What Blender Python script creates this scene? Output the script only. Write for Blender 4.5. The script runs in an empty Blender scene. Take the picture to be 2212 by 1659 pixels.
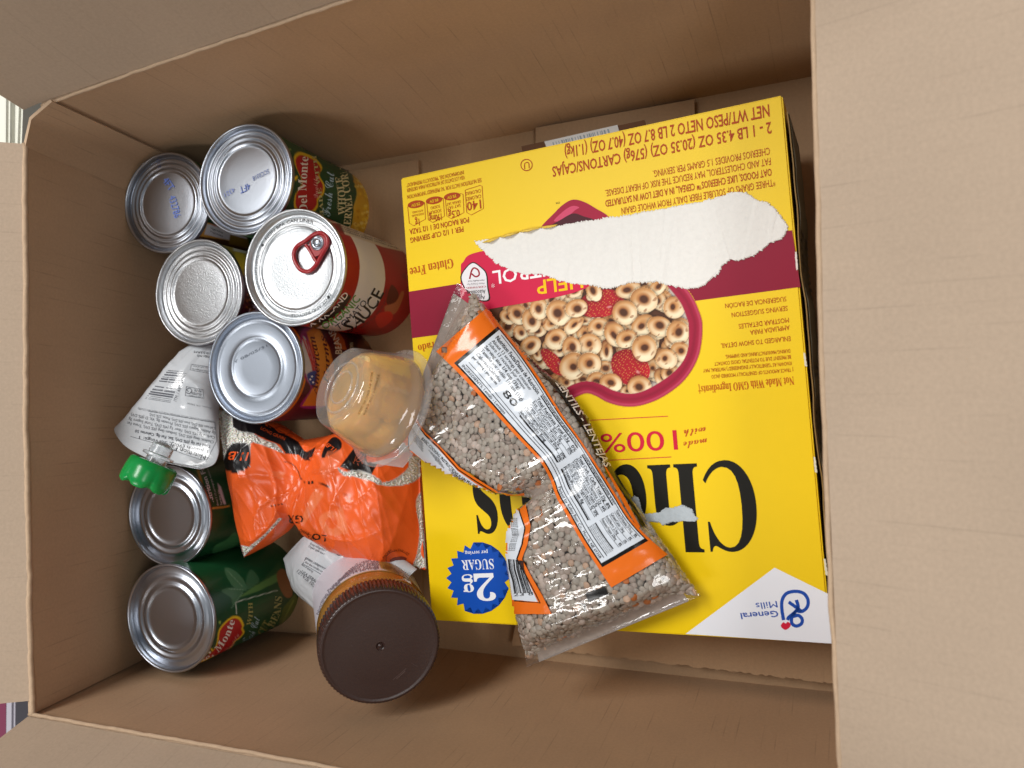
import bpy, bmesh, math, random
import numpy as np
from mathutils import Vector, Matrix
from mathutils.bvhtree import BVHTree

random.seed(7); RNG = np.random.default_rng(7)
SC = bpy.context.scene
COL = SC.collection

# ------------------------------------------------------------------ camera
F, CX, CY = 1661.0, 1106.0, 829.5            # focal length and centre of the photograph, in measuring units
HC = 0.569                                   # camera height over the box floor
_d = np.array([1660 - CX, -(850 - CY), -F]); _d /= np.linalg.norm(_d)
ZC = -_d
_x = np.array([1.0, 0, 0]); _x = _x - _x.dot(ZC) * ZC; _x /= np.linalg.norm(_x)
RW = np.array([_x, np.cross(ZC, _x), ZC])    # camera axes -> world axes
CAMP = np.array([0, 0, HC])
cam_d = bpy.data.cameras.new('camera'); cam = bpy.data.objects.new('camera', cam_d); COL.objects.link(cam)
cam.matrix_world = Matrix.Translation(CAMP) @ Matrix(RW.tolist()).to_4x4()
cam_d.sensor_width = 36; cam_d.lens = 36 * F / 2212; cam_d.clip_start = .01; cam_d.clip_end = 50
cam_d.dof.use_dof = True; cam_d.dof.focus_distance = .50; cam_d.dof.aperture_fstop = 9.0
SC.camera = cam

# ------------------------------------------------------------------ light: ceiling panels of the room and its dim bounce
world = bpy.data.worlds.new('World'); SC.world = world; world.use_nodes = True
bg = world.node_tree.nodes['Background']; bg.inputs[0].default_value = (.82, .92, 1.0, 1); bg.inputs[1].default_value = .14
def panel_light(name, loc, target, sx, sy, power, col=(1, .985, .96)):
    l = bpy.data.lights.new(name, 'AREA'); l.shape = 'RECTANGLE'; l.size = sx; l.size_y = sy; l.energy = power; l.color = col
    o = bpy.data.objects.new(name, l); COL.objects.link(o); o.location = loc
    o.rotation_euler = (Vector(target) - Vector(loc)).to_track_quat('-Z', 'Y').to_euler()
    return o
panel_light('ceiling_panel', (-.85, .95, 2.1), (-.85, .95, 0), .6, 1.2, 40)
panel_light('ceiling_panel', (-1.66, .52, 2.1), (-1.66, .52, 0), .62, .5, 2.4)
panel_light('ceiling_panel', (-1.25, -1.35, 2.1), (-1.25, -1.35, 0), 1.2, .6, 21)
panel_light('ceiling_panel', (1.1, -.35, 2.1), (1.1, -.35, 0), .6, 1.2, 12)
SC.view_settings.view_transform = 'Standard'; SC.view_settings.look = 'None'
SC.view_settings.exposure = 0.15; SC.view_settings.gamma = 1.0
SC.cycles.use_denoising = True
SC.cycles.transparent_max_bounces = 24; SC.cycles.max_bounces = 10

# ------------------------------------------------------------------ measuring helpers
def ray(u, v):
    return RW @ np.array([u - CX, -(v - CY), -F])
def at(u, v, z):
    d = ray(u, v); return CAMP + d * ((z - HC) / d[2])
def topx(P):
    c = (np.asarray(P) - CAMP) @ RW
    return np.stack([CX + F * c[:, 0] / -c[:, 2], CY - F * c[:, 1] / -c[:, 2]], 1)
def crop(x0, y0, s):                         # turns a measurement in an enlargement into measuring units
    def f(*p):
        if len(p) == 2 and not hasattr(p[0], '__len__'):
            return ((x0 + p[0] / s) / 1.8228, (y0 + p[1] / s) / 1.8228)
        return [((x0 + x / s) / 1.8228, (y0 + y / s) / 1.8228) for x, y in p]
    return f
C1 = crop(400, 400, 1.6592); C3 = crop(1500, 300, 1.2289); C4 = crop(1500, 1000, .948); C5 = crop(2400, 1300, 1.185)
CB = crop(1950, 1250, 1.5086); CE = crop(1550, 1500, 1.843); CF = crop(850, 1600, 2.370); CG = crop(800, 1150, 2.2122)
CH = crop(480, 1850, 1.9512); CK = crop(1800, 1050, 2.212); CJ = crop(1050, 2050, 2.0733); CP = crop(420, 1350, 2.5517)
def lin(c):
    if isinstance(c, str): c = tuple(int(c[i:i+2], 16) for i in (0, 2, 4))
    return tuple(((x/255)/12.92 if x/255 <= .04045 else ((x/255+.055)/1.055)**2.4) for x in c[:3])
def smooth(a, b, x):
    t = np.clip((np.asarray(x, float) - a) / (b - a), 0, 1); return t*t*(3-2*t)
def lerp(a, b, t): return a + (b - a) * t
class Waves:                                 # cheap vectorised noise: sums of sines
    def __init__(s, n, kmin, kmax, dim=2, seed=0):
        r = np.random.default_rng(seed); k = r.normal(size=(n, dim)); k /= np.linalg.norm(k, axis=1)[:, None]
        s.k = k * np.exp(r.uniform(math.log(kmin), math.log(kmax), n))[:, None]; s.p = r.uniform(0, 6.28, n)
        s.a = kmin / np.linalg.norm(s.k, axis=1)
    def __call__(s, P): return (np.sin(P @ s.k.T + s.p) * s.a).sum(1) / s.a.sum() * 2
    def ridge(s, P): return ((1 - np.abs(np.sin(P @ s.k.T + s.p)))**3 * s.a).sum(1) / s.a.sum()

# ------------------------------------------------------------------ objects
def props(o, label=None, cat=None, group=None, kind=None):
    for k, v in (('label', label), ('category', cat), ('group', group), ('kind', kind)):
        if v: o[k] = v
    return o
def thing(name, loc, label, cat, group=None):
    e = bpy.data.objects.new(name, None); COL.objects.link(e); e.location = tuple(loc); e.empty_display_size = .02
    return props(e, label, cat, group)
def attach(o, parent):
    if parent is not None:
        o.parent = parent
        o.matrix_parent_inverse = PINV.setdefault(parent.name, Matrix.Translation(parent.location).inverted()
                                                  if parent.type == 'EMPTY' else Matrix.Identity(4))
PINV = {}
def mesh(name, V, Fc, mat, parent=None, smooth_=True, cols=None, uv=None):
    m = bpy.data.meshes.new(name); m.from_pydata([tuple(map(float, v)) for v in V], [], [tuple(map(int, f)) for f in Fc])
    if cols is not None:
        a = m.color_attributes.new('Col', 'FLOAT_COLOR', 'POINT'); c = np.asarray(cols, np.float32)
        if c.shape[1] == 3: c = np.hstack([c, np.ones((len(c), 1), np.float32)])
        a.data.foreach_set('color', c.ravel())
    if uv is not None:
        l = m.uv_layers.new(name='UVMap'); idx = np.zeros(len(m.loops), np.int32); m.loops.foreach_get('vertex_index', idx)
        l.data.foreach_set('uv', np.asarray(uv, np.float32)[idx].ravel())
    if smooth_ is True: m.shade_smooth()
    elif smooth_:
        m.shade_smooth(); m.set_sharp_from_angle(angle=math.radians(smooth_))
    if mat: m.materials.append(mat)
    o = bpy.data.objects.new(name, m); COL.objects.link(o); attach(o, parent); return o
def grid_faces(n, m, wrap_n=False, wrap_m=False, off=0):
    f = []
    for i in range(n if wrap_n else n-1):
        for j in range(m if wrap_m else m-1):
            a, b = i, (i+1) % n; c, d = j, (j+1) % m
            f.append((off+a*m+c, off+b*m+c, off+b*m+d, off+a*m+d))
    return f
def frame(axis, hint=(1, 0, 0)):
    a = np.array(axis, float); a /= np.linalg.norm(a); h = np.array(hint, float); e1 = h - h.dot(a)*a; e1 /= np.linalg.norm(e1)
    return e1, np.cross(a, e1), a
def lathe(profile, o, fr, seg=96, rfun=None):
    e1, e2, a = fr; th = np.linspace(0, 2*np.pi, seg, endpoint=False); V = []
    for i, (r, z) in enumerate(profile):
        rr = r if rfun is None else rfun(i, r, th)
        V.append(np.asarray(o) + np.outer(rr*np.cos(th), e1) + np.outer(rr*np.sin(th), e2) + a*z)
    V = np.concatenate(V); f = [tuple(reversed(q)) for q in grid_faces(len(profile), seg, wrap_m=True)]
    return V, f
def tube(path, r, seg=8, closed=False):
    P = [Vector(p) for p in path]; n = len(P); V = []; up = None
    for i, p in enumerate(P):
        t = ((P[(i+1) % n] if closed or i < n-1 else p) - (P[i-1] if closed or i > 0 else p)).normalized()
        if up is None: up = t.orthogonal().normalized()
        up = (up - up.dot(t)*t).normalized(); b = t.cross(up)
        for k in range(seg):
            w = 2*math.pi*k/seg; V.append(p + (up*math.cos(w) + b*math.sin(w))*r)
    f = grid_faces(n, seg, wrap_n=closed, wrap_m=True)
    if not closed: f += [tuple(range(seg))[::-1], tuple(range((n-1)*seg, n*seg))]
    return V, f
def merge(*parts):
    V = []; Fc = []
    for v, f in parts:
        o = len(V); V += [tuple(x) for x in v]; Fc += [tuple(i+o for i in q) for q in f]
    return V, Fc

# ------------------------------------------------------------------ materials
def new_mat(name):
    m = bpy.data.materials.new(name); m.use_nodes = True; nt = m.node_tree
    return m, nt, nt.nodes['Principled BSDF']
def N(nt, t, **kw):
    n = nt.nodes.new(t)
    for k, v in kw.items():
        if k in n.inputs: n.inputs[k].default_value = v
        else: setattr(n, k, v)
    return n
def plain(name, col, rough=.5, metal=0, bump=0, bscale=200, var=0, **kw):
    m, nt, p = new_mat(name); c = (*lin(col), 1)
    p.inputs['Base Color'].default_value = c; p.inputs['Roughness'].default_value = rough; p.inputs['Metallic'].default_value = metal
    for k, v in kw.items(): p.inputs[k.replace('_', ' ')].default_value = v
    if bump or var:
        tc = N(nt, 'ShaderNodeTexCoord'); nz = N(nt, 'ShaderNodeTexNoise', Scale=bscale, Detail=4.0); nt.links.new(tc.outputs['Object'], nz.inputs['Vector'])
        if bump:
            b = N(nt, 'ShaderNodeBump', Strength=bump, Distance=.0005); nt.links.new(nz.outputs['Fac'], b.inputs['Height']); nt.links.new(b.outputs[0], p.inputs['Normal'])
        if var:
            mx = N(nt, 'ShaderNodeMix', data_type='RGBA'); mx.inputs[6].default_value = tuple(x*(1-var) for x in c[:3])+(1,); mx.inputs[7].default_value = tuple(min(1, x*(1+var)) for x in c[:3])+(1,)
            nt.links.new(nz.outputs['Fac'], mx.inputs[0]); nt.links.new(mx.outputs[2], p.inputs['Base Color'])
    return m
def cardboard(name, col, lines=.1, period=.0078, worn=.16):
    m, nt, p = new_mat(name); L = nt.links.new
    uv = N(nt, 'ShaderNodeUVMap'); sep = N(nt, 'ShaderNodeSeparateXYZ'); L(uv.outputs[0], sep.inputs[0])
    fib = N(nt, 'ShaderNodeTexNoise', Scale=520.0, Detail=4.0, Roughness=.65); L(uv.outputs[0], fib.inputs['Vector'])
    mp = N(nt, 'ShaderNodeMapping'); mp.inputs['Scale'].default_value = (260, 34, 1); L(uv.outputs[0], mp.inputs['Vector'])
    streak = N(nt, 'ShaderNodeTexNoise', Scale=1.0, Detail=5.0); L(mp.outputs[0], streak.inputs['Vector'])
    blot = N(nt, 'ShaderNodeTexNoise', Scale=14.0, Detail=4.0); L(uv.outputs[0], blot.inputs['Vector'])
    wob = N(nt, 'ShaderNodeTexNoise', Scale=9.0, Detail=1.0); L(uv.outputs[0], wob.inputs['Vector'])
    # score-like flute lines: narrow dark bands, broken up by noise
    a = N(nt, 'ShaderNodeMath', operation='DIVIDE'); L(sep.outputs[0], a.inputs[0]); a.inputs[1].default_value = period
    a2 = N(nt, 'ShaderNodeMath', operation='MULTIPLY_ADD'); L(wob.outputs['Fac'], a2.inputs[0]); a2.inputs[1].default_value = .35; L(a.outputs[0], a2.inputs[2])
    pp = N(nt, 'ShaderNodeMath', operation='PINGPONG'); L(a2.outputs[0], pp.inputs[0]); pp.inputs[1].default_value = .5
    ln = N(nt, 'ShaderNodeMapRange'); ln.inputs[1].default_value = .0; ln.inputs[2].default_value = .07; ln.inputs[3].default_value = 1; ln.inputs[4].default_value = 0; L(pp.outputs[0], ln.inputs[0])
    mp2 = N(nt, 'ShaderNodeMapping'); mp2.inputs['Scale'].default_value = (120, 22, 1); L(uv.outputs[0], mp2.inputs['Vector'])
    br = N(nt, 'ShaderNodeTexNoise', Scale=1.0, Detail=2.0); L(mp2.outputs[0], br.inputs['Vector'])
    brr = N(nt, 'ShaderNodeMapRange'); brr.inputs[1].default_value = .5; brr.inputs[2].default_value = .68; L(br.outputs['Fac'], brr.inputs[0])
    lm = N(nt, 'ShaderNodeMath', operation='MULTIPLY'); L(ln.outputs[0], lm.inputs[0]); L(brr.outputs[0], lm.inputs[1])
    lm2 = N(nt, 'ShaderNodeMath', operation='MULTIPLY'); L(lm.outputs[0], lm2.inputs[0]); lm2.inputs[1].default_value = lines*2.2
    tot = None
    for src, amt in ((fib, .30), (streak, .07), (blot, worn)):
        q = N(nt, 'ShaderNodeMath', operation='MULTIPLY_ADD'); L(src.outputs['Fac'], q.inputs[0]); q.inputs[1].default_value = amt
        if tot is None: q.inputs[2].default_value = 1 - .5*(.30+.07+worn)
        else: L(tot.outputs[0], q.inputs[2])
        tot = q
    sub = N(nt, 'ShaderNodeMath', operation='SUBTRACT'); L(tot.outputs[0], sub.inputs[0]); L(lm2.outputs[0], sub.inputs[1])
    hs = N(nt, 'ShaderNodeHueSaturation'); hs.inputs['Color'].default_value = (*lin(col), 1); L(sub.outputs[0], hs.inputs['Value'])
    L(hs.outputs[0], p.inputs['Base Color']); p.inputs['Roughness'].default_value = .72; p.inputs['Specular IOR Level'].default_value = .3
    b = N(nt, 'ShaderNodeBump', Strength=.25, Distance=.0006); L(sub.outputs[0], b.inputs['Height']); L(b.outputs[0], p.inputs['Normal'])
    return m
def ink(name, rough=.35, spec=.5, bump=0):
    m, nt, p = new_mat(name); a = N(nt, 'ShaderNodeAttribute', attribute_name='Col'); nt.links.new(a.outputs['Color'], p.inputs['Base Color'])
    p.inputs['Roughness'].default_value = rough; p.inputs['Specular IOR Level'].default_value = spec
    if bump:
        tc = N(nt, 'ShaderNodeTexCoord'); nz = N(nt, 'ShaderNodeTexNoise', Scale=60.0, Detail=3.0); nt.links.new(tc.outputs['Object'], nz.inputs['Vector'])
        b = N(nt, 'ShaderNodeBump', Strength=bump, Distance=.001); nt.links.new(nz.outputs['Fac'], b.inputs['Height']); nt.links.new(b.outputs[0], p.inputs['Normal'])
    return m
def film(name, rough=.08, refl=.07, rough_ink=.25, tint=(1, 1, 1), haze=.0, bump=.3):
    m, nt, p = new_mat(name); L = nt.links.new; out = nt.nodes['Material Output']
    a = N(nt, 'ShaderNodeAttribute', attribute_name='Col'); L(a.outputs['Color'], p.inputs['Base Color']); p.inputs['Roughness'].default_value = rough_ink
    tr = N(nt, 'ShaderNodeBsdfTransparent'); tr.inputs[0].default_value = (*tint, 1)
    gl = N(nt, 'ShaderNodeBsdfGlossy', Roughness=rough); df = N(nt, 'ShaderNodeBsdfDiffuse'); df.inputs[0].default_value = (.8, .8, .8, 1)
    tc = N(nt, 'ShaderNodeTexCoord'); nz = N(nt, 'ShaderNodeTexNoise', Scale=110.0, Detail=3.0, Distortion=.6); L(tc.outputs['Object'], nz.inputs['Vector'])
    b = N(nt, 'ShaderNodeBump', Strength=bump, Distance=.0015); L(nz.outputs['Fac'], b.inputs['Height'])
    L(b.outputs[0], gl.inputs['Normal']); L(b.outputs[0], p.inputs['Normal'])
    fw = N(nt, 'ShaderNodeLayerWeight', Blend=.5); lw = N(nt, 'ShaderNodeMath', operation='POWER'); L(fw.outputs['Facing'], lw.inputs[0]); lw.inputs[1].default_value = 4.0   # Schlick falloff of a thin film
    mr = N(nt, 'ShaderNodeMath', operation='MULTIPLY_ADD'); L(lw.outputs[0], mr.inputs[0]); mr.inputs[1].default_value = .5; mr.inputs[2].default_value = refl
    m0 = N(nt, 'ShaderNodeMixShader', Fac=haze); L(tr.outputs[0], m0.inputs[1]); L(df.outputs[0], m0.inputs[2])
    m1 = N(nt, 'ShaderNodeMixShader'); L(mr.outputs[0], m1.inputs[0]); L(m0.outputs[0], m1.inputs[1]); L(gl.outputs[0], m1.inputs[2])
    m2 = N(nt, 'ShaderNodeMixShader'); L(a.outputs['Alpha'], m2.inputs[0]); L(m1.outputs[0], m2.inputs[1]); L(p.outputs[0], m2.inputs[2])
    L(m2.outputs[0], out.inputs[0]); return m

KRAFT = cardboard('kraft_cardboard', 'b39273', lines=.12, worn=.26)
KRAFT_FLOOR = cardboard('kraft_cardboard_floor', 'a98a6a', lines=.05)
KRAFT_FLAP = cardboard('kraft_cardboard_flap', 'b39e89', lines=.06, period=.0094)
KRAFT_EDGE = plain('crushed_kraft_edge', 'bda286', .9, var=.15, bscale=300, bump=.5)
STEEL = plain('tinned_steel', 'b0b5be', .29, 1, bump=.06, bscale=500)
STEEL_DULL = plain('brushed_steel', 'a7aeb9', .40, 1, bump=.05, bscale=900)
STEEL_SPANGLE = plain('spangled_steel', 'b4b6b9', .34, 1, bump=.4, bscale=1100)
STEEL_FINE = plain('fine_spangle_steel', 'c6c9cc', .34, 1, bump=.35, bscale=900)
STEEL_GOLD = plain('champagne_steel', 'cfccbe', .26, 1, bump=.05, bscale=600)
INK = ink('printing_ink', .38); INK_PAPER = ink('coated_label_paper', .32); INK_GLOSS = ink('glossy_print', .2)
CARD_INK = ink('coated_carton_board', .5, .2)
BUFF = plain('torn_grey_board', 'e9e7e2', .95, bump=.8, bscale=350, var=.06)
FILM = film('clear_film', rough=.05, refl=.12, bump=.28); RICE_FILM = film('orange_printed_film', rough=.1, rough_ink=.30, bump=.15)
LENTIL = plain('lentil_skin', '9a8474', .5, var=.22, bscale=90); 
def lentil_mat():
    m, nt, p = new_mat('lentil_seed'); a = N(nt, 'ShaderNodeAttribute', attribute_name='Col'); oi = N(nt, 'ShaderNodeObjectInfo')
    mx = N(nt, 'ShaderNodeMix', data_type='RGBA', blend_type='MULTIPLY'); mx.inputs[0].default_value = 1
    nt.links.new(a.outputs['Color'], mx.inputs[6]); nt.links.new(oi.outputs['Color'], mx.inputs[7])
    nt.links.new(mx.outputs[2], p.inputs['Base Color']); p.inputs['Roughness'].default_value = .5; return m
SEED = lentil_mat()

# ------------------------------------------------------------------ printing on surfaces
def sdf(P, poly):
    A = np.asarray(poly, float); B = np.roll(A, -1, 0); d = np.full(len(P), 1e18); inside = np.zeros(len(P), bool)
    for a, b in zip(A, B):
        e = b-a; w = P-a; t = np.clip((w@e)/max(e@e, 1e-12), 0, 1); q = w-np.outer(t, e); d = np.minimum(d, (q*q).sum(1))
        c = ((a[1] > P[:, 1]) != (b[1] > P[:, 1])) & (P[:, 0] < (b[0]-a[0])*(P[:, 1]-a[1])/((b[1]-a[1]) or 1e-12)+a[0]); inside ^= c
    return np.where(inside, -1, 1)*np.sqrt(d)
def ellipse(c, rx, ry, rot=0, n=40):
    t = np.linspace(0, 2*np.pi, n, endpoint=False); x, y = rx*np.cos(t), ry*np.sin(t); k, s = math.cos(math.radians(rot)), math.sin(math.radians(rot))
    return [(c[0]+k*a-s*b, c[1]+s*a+k*b) for a, b in zip(x, y)]
def stroke(pts, w):
    P = np.asarray(pts, float); T = np.gradient(P, axis=0); T /= np.linalg.norm(T, axis=1)[:, None]+1e-9; Nn = np.stack([-T[:, 1], T[:, 0]], 1)*w/2
    return [tuple(p) for p in P+Nn]+[tuple(p) for p in (P-Nn)[::-1]]
def spline(pts, n=40, closed=False):
    P = np.asarray(pts, float); 
    if closed: P = np.vstack([P[-1:], P, P[:2]])
    else: P = np.vstack([2*P[0]-P[1], P, 2*P[-1]-P[-2]])
    out = []; m = len(P)-3
    for i in range(m):
        for t in np.linspace(0, 1, max(2, n//m), endpoint=False):
            a, b, c, d = P[i:i+4]; out.append(.5*((2*b)+(c-a)*t+(2*a-5*b+4*c-d)*t*t+(3*b-a-3*c+d)*t**3))
    if not closed: out.append(P[-2])
    return np.array(out)
def paint(px, col, polys, soft=1.5, mask=None):
    """col: N x 4 (linear rgb + ink opacity). polys: (points, colour[, opacity[, softness]])"""
    for it in polys:
        poly, c = it[0], lin(it[1]); al = it[2] if len(it) > 2 else 1.; sf = it[3] if len(it) > 3 else soft
        A = np.asarray(poly); lo, hi = A.min(0)-sf*2, A.max(0)+sf*2
        k = np.where(((px > lo) & (px < hi)).all(1) & (True if mask is None else mask))[0]
        if not len(k): continue
        a = np.clip(.5-sdf(px[k], poly)/sf, 0, 1)
        new_a = it[4] if len(it) > 4 else 1.
        f = (a*al)[:, None]
        col[k, :3] = col[k, :3]*(1-f)+np.array(c)*f; col[k, 3] = col[k, 3]*(1-f[:, 0])+new_a*f[:, 0]
    return col
def style(s, st):
    base = {'serif': 0x1D400, 'script': 0x1D4D0, 'ital': 0x1D468}.get(st)
    if base is None: return s
    o = ''
    for c in s:
        if 'A' <= c <= 'Z': o += chr(base+ord(c)-65)
        elif 'a' <= c <= 'z': o += chr(base+26+ord(c)-97)
        elif c.isdigit() and st == 'serif': o += chr(0x1D7CE+int(c))
        else: o += c
    return o
_TX = {}
TCU = bpy.data.curves.new('type', 'FONT'); TOB = bpy.data.objects.new('type', TCU); TCU.size = 1
def glyphs(s, st=None, res=3):
    k = (s, st, res)
    if k not in _TX:
        TCU.body = style(s, st); TCU.resolution_u = res; TCU.offset = .013 if st in ('bold', 'boldital') and 'M' not in s else 0
        me = TOB.to_mesh(); V = np.zeros(len(me.vertices)*3); me.vertices.foreach_get('co', V); V = V.reshape(-1, 3)[:, :2].copy(); Fc = [tuple(p.vertices) for p in me.polygons]
        TOB.to_mesh_clear()
        if st == 'boldital': V[:, 0] += V[:, 1]*.25
        _TX[k] = (V, Fc)
    return _TX[k]
CAPU = None
def cap_unit(st):
    V, _ = glyphs('H', st); return V[:, 1].max()
class Plane:
    def __init__(s, o, n): s.o = np.asarray(o, float); s.n = np.asarray(n, float)/np.linalg.norm(n)
    def hit(s, px):
        D = np.stack([px[:, 0]-CX, -(px[:, 1]-CY), np.full(len(px), -F)], 1) @ RW.T
        t = ((s.o-CAMP)@s.n)/(D@s.n); return CAMP+D*t[:, None], np.tile(s.n, (len(px), 1)), np.ones(len(px), bool)
class Surf:
    def __init__(s, V, Fc): s.b = BVHTree.FromPolygons([Vector(v) for v in V], Fc)
    def hit(s, px):
        D = np.stack([px[:, 0]-CX, -(px[:, 1]-CY), np.full(len(px), -F)], 1) @ RW.T; P = np.zeros((len(px), 3)); Nn = np.zeros((len(px), 3)); ok = np.zeros(len(px), bool); c = Vector(CAMP)
        for i, d in enumerate(D):
            d = Vector(d).normalized(); h = s.b.ray_cast(c, d)
            if h[0] is not None:
                n = h[1] if h[1].dot(d) < 0 else -h[1]
                if -n.dot(d) > .08: P[i] = h[0]; Nn[i] = n; ok[i] = True
        return P, Nn, ok
class Print:
    def __init__(s, name, parent, surf, off=.0002): s.name, s.parent, s.surf, s.off = name, parent, surf, off; s.V, s.F, s.C = [], [], []
    def raw(s, px, faces, col, off=None):
        P, Nn, ok = s.surf.hit(np.asarray(px, float)); P = P+Nn*(s.off if off is None else off); s._add(P, [f for f in faces if all(ok[i] for i in f)], col)
    def _add(s, P, faces, col):
        o = sum(len(v) for v in s.V); s.V.append(P); s.F += [tuple(i+o for i in f) for f in faces]
        c = np.asarray(col if not isinstance(col, str) else lin(col), float); s.C.append(np.tile(c[:3], (len(P), 1)) if c.ndim == 1 else c)
    def poly(s, pts, col, cell=9., off=None):
        bm = bmesh.new(); vs = [bm.verts.new((x, y, 0)) for x, y in pts]
        try: bm.faces.new(vs)
        except ValueError: bm.free(); return
        bmesh.ops.triangulate(bm, faces=bm.faces[:])
        if cell:
            A = np.asarray(pts); lo, hi = A.min(0), A.max(0)
            for ax in (0, 1):
                k = lo[ax]+cell
                while k < hi[ax]:
                    co = [0, 0, 0]; co[ax] = k; no = [0, 0, 0]; no[ax] = 1
                    bmesh.ops.bisect_plane(bm, geom=bm.verts[:]+bm.edges[:]+bm.faces[:], plane_co=co, plane_no=no, dist=1e-4); k += cell
        bm.verts.index_update(); V = np.array([v.co[:2] for v in bm.verts]); Fc = [tuple(v.index for v in f.verts) for f in bm.faces]; bm.free()
        s.raw(V, Fc, col, off)
    def line(s, pts, w, col, off=None, cell=9.):
        P = np.asarray(pts, float); Q = [P[0]]
        for a, b in zip(P, P[1:]):
            n = max(1, int(np.linalg.norm(b-a)/cell)); Q += [a+(b-a)*k/n for k in range(1, n+1)]
        Q = np.array(Q); O = np.asarray(stroke(Q, w)); n = len(Q); s.raw(O, [(i, i+1, 2*n-2-i, 2*n-1-i) for i in range(n-1)], col, off)
    def text(s, t, path, cap, col, st=None, up=None, off=None, res=2, flat=False):
        V, Fc = glyphs(t, st, res)
        if not len(V): return
        x0, x1 = V[:, 0].min(), V[:, 0].max(); X = (V[:, 0]-x0)/(x1-x0); Y = V[:, 1]/cap_unit(st)
        P = np.asarray(path, float)
        if flat:                                        # true flat lettering on a plane
            Q, n, _ = s.surf.hit(P[[0, -1]]); d = Q[1]-Q[0]; L = np.linalg.norm(d); d /= L; u = np.cross(n[0], d)
            dd = P[-1]-P[0]; dd = dd/np.linalg.norm(dd); c2, _, _ = s.surf.hit((P[0]+np.array([dd[1], -dd[0]])*cap)[None]); hgt = np.linalg.norm(c2[0]-Q[0])
            W = Q[0]+np.outer(X*L, d)+np.outer(Y*hgt, u)+n[0]*(s.off if off is None else off); s._add(W, Fc, col); return
        seg = np.linalg.norm(np.diff(P, axis=0), axis=1); cum = np.concatenate([[0], np.cumsum(seg)]); a = X*cum[-1]
        B = np.stack([np.interp(a, cum, P[:, k]) for k in (0, 1)], 1); e = .02*cum[-1]
        T = np.stack([np.interp(np.clip(a+e, 0, cum[-1]), cum, P[:, k])-np.interp(np.clip(a-e, 0, cum[-1]), cum, P[:, k]) for k in (0, 1)], 1); T /= np.linalg.norm(T, axis=1)[:, None]+1e-9
        U = np.stack([T[:, 1], -T[:, 0]], 1)*cap if up is None else np.tile(np.asarray(up, float), (len(B), 1))
        s.raw(B+U*Y[:, None], Fc, col, off)
    def build(s, mat=None, smooth_=False):
        if not s.V: return None
        if len(s.V) <= 9:                               # few pieces: each a part of its own
            o = 0; out = None
            for V, C_ in zip(s.V, s.C):
                fs_ = [tuple(i-o for i in f) for f in s.F if o <= f[0] < o+len(V)]; o += len(V)
                if fs_: out = mesh(s.name, V, fs_, mat or INK, s.parent, smooth_, cols=C_)
            return out
        r = mesh(s.name, np.concatenate(s.V), s.F, mat or INK, s.parent, smooth_, cols=np.concatenate(s.C)); r['kind'] = 'stuff'; return r

# ================================================================== the setting: ground under and beyond the box
gr = 3.0
g = mesh('ground', [(-gr, -gr, -.006), (gr, -gr, -.006), (gr, gr, -.006), (-gr, gr, -.006)], [(0, 1, 2, 3)], plain('grey_counter', '4d4f55', .6, var=.2, bscale=30)); props(g, kind='structure')
g['label'] = 'dark grey surface under the cardboard box'

# ================================================================== the cardboard box
TH = .004
box = thing('cardboard_box', (-.21, 0, 0), 'open brown corrugated cardboard box with its flaps raised, holding all the groceries', 'box')
def panel(name, inner, outdir, mat, uvscale=None, parent=box, th=TH, smooth_=50, edge=None):
    """inner: n x m x 3 grid of the inside face; a closed sheet of board of thickness th behind it"""
    n, m = inner.shape[:2]; A = inner.reshape(-1, 3); B = A+np.asarray(outdir)*th
    V = np.vstack([A, B]); nm = n*m; Fc = grid_faces(n, m)+[tuple(reversed(f)) for f in grid_faces(n, m, off=nm)]
    rim = [i*m for i in range(n)]+[(n-1)*m+j for j in range(1, m)]+[i*m+m-1 for i in range(n-2, -1, -1)]+[j for j in range(m-2, 0, -1)]
    for a, b in zip(rim, rim[1:]+rim[:1]): Fc.append((b, a, a+nm, b+nm))
    u = np.linalg.norm(np.diff(inner[:, 0], axis=0), axis=1).cumsum(); u = np.concatenate([[0], u]); v = np.concatenate([[0], np.linalg.norm(np.diff(inner[0], axis=0), axis=1).cumsum()])
    U = np.stack(np.meshgrid(u, v, indexing='ij'), -1).reshape(-1, 2)+hash_uv(name+str(len(bpy.data.objects)))
    bm_f = Fc; o = mesh(name, V, bm_f, mat, parent, smooth_, uv=np.vstack([U, U]))
    if KRAFT_EDGE and edge:
        o.data.materials.append(KRAFT_EDGE)
        for p in o.data.polygons[2*(n-1)*(m-1):]: p.material_index = 1
    bm = bmesh.new(); bm.from_mesh(o.data); bmesh.ops.recalc_face_normals(bm, faces=bm.faces[:]); bm.to_mesh(o.data); bm.free()
    return o
def hash_uv(s):
    r = random.Random(s); return np.array([r.random()*3, r.random()*3])
def ruled(A, B, n, m, bulge=(0, 0, 0), sag=None):
    """A: lower polyline, B: upper polyline (k x 3)"""
    def rs(P, n):
        P = np.asarray(P, float); c = np.concatenate([[0], np.cumsum(np.linalg.norm(np.diff(P, axis=0), axis=1))]); t = np.linspace(0, c[-1], n)
        return np.stack([np.interp(t, c, P[:, k]) for k in range(3)], 1)
    a, b = rs(A, n), rs(B, n); t = np.linspace(0, 1, m)[None, :, None]; G = a[:, None]*(1-t)+b[:, None]*t
    w = np.sin(np.linspace(0, np.pi, n))[:, None]*np.sin(np.linspace(0, np.pi, m))[None]
    wv = Waves(6, 14, 40, 3, seed=n)(G.reshape(-1, 3)).reshape(n, m, 1)*.0007
    return G+w[..., None]*np.asarray(bulge)+wv*np.sign(np.asarray(bulge)+1e-12)*(np.abs(bulge) > 0)
RIM = .19
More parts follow.
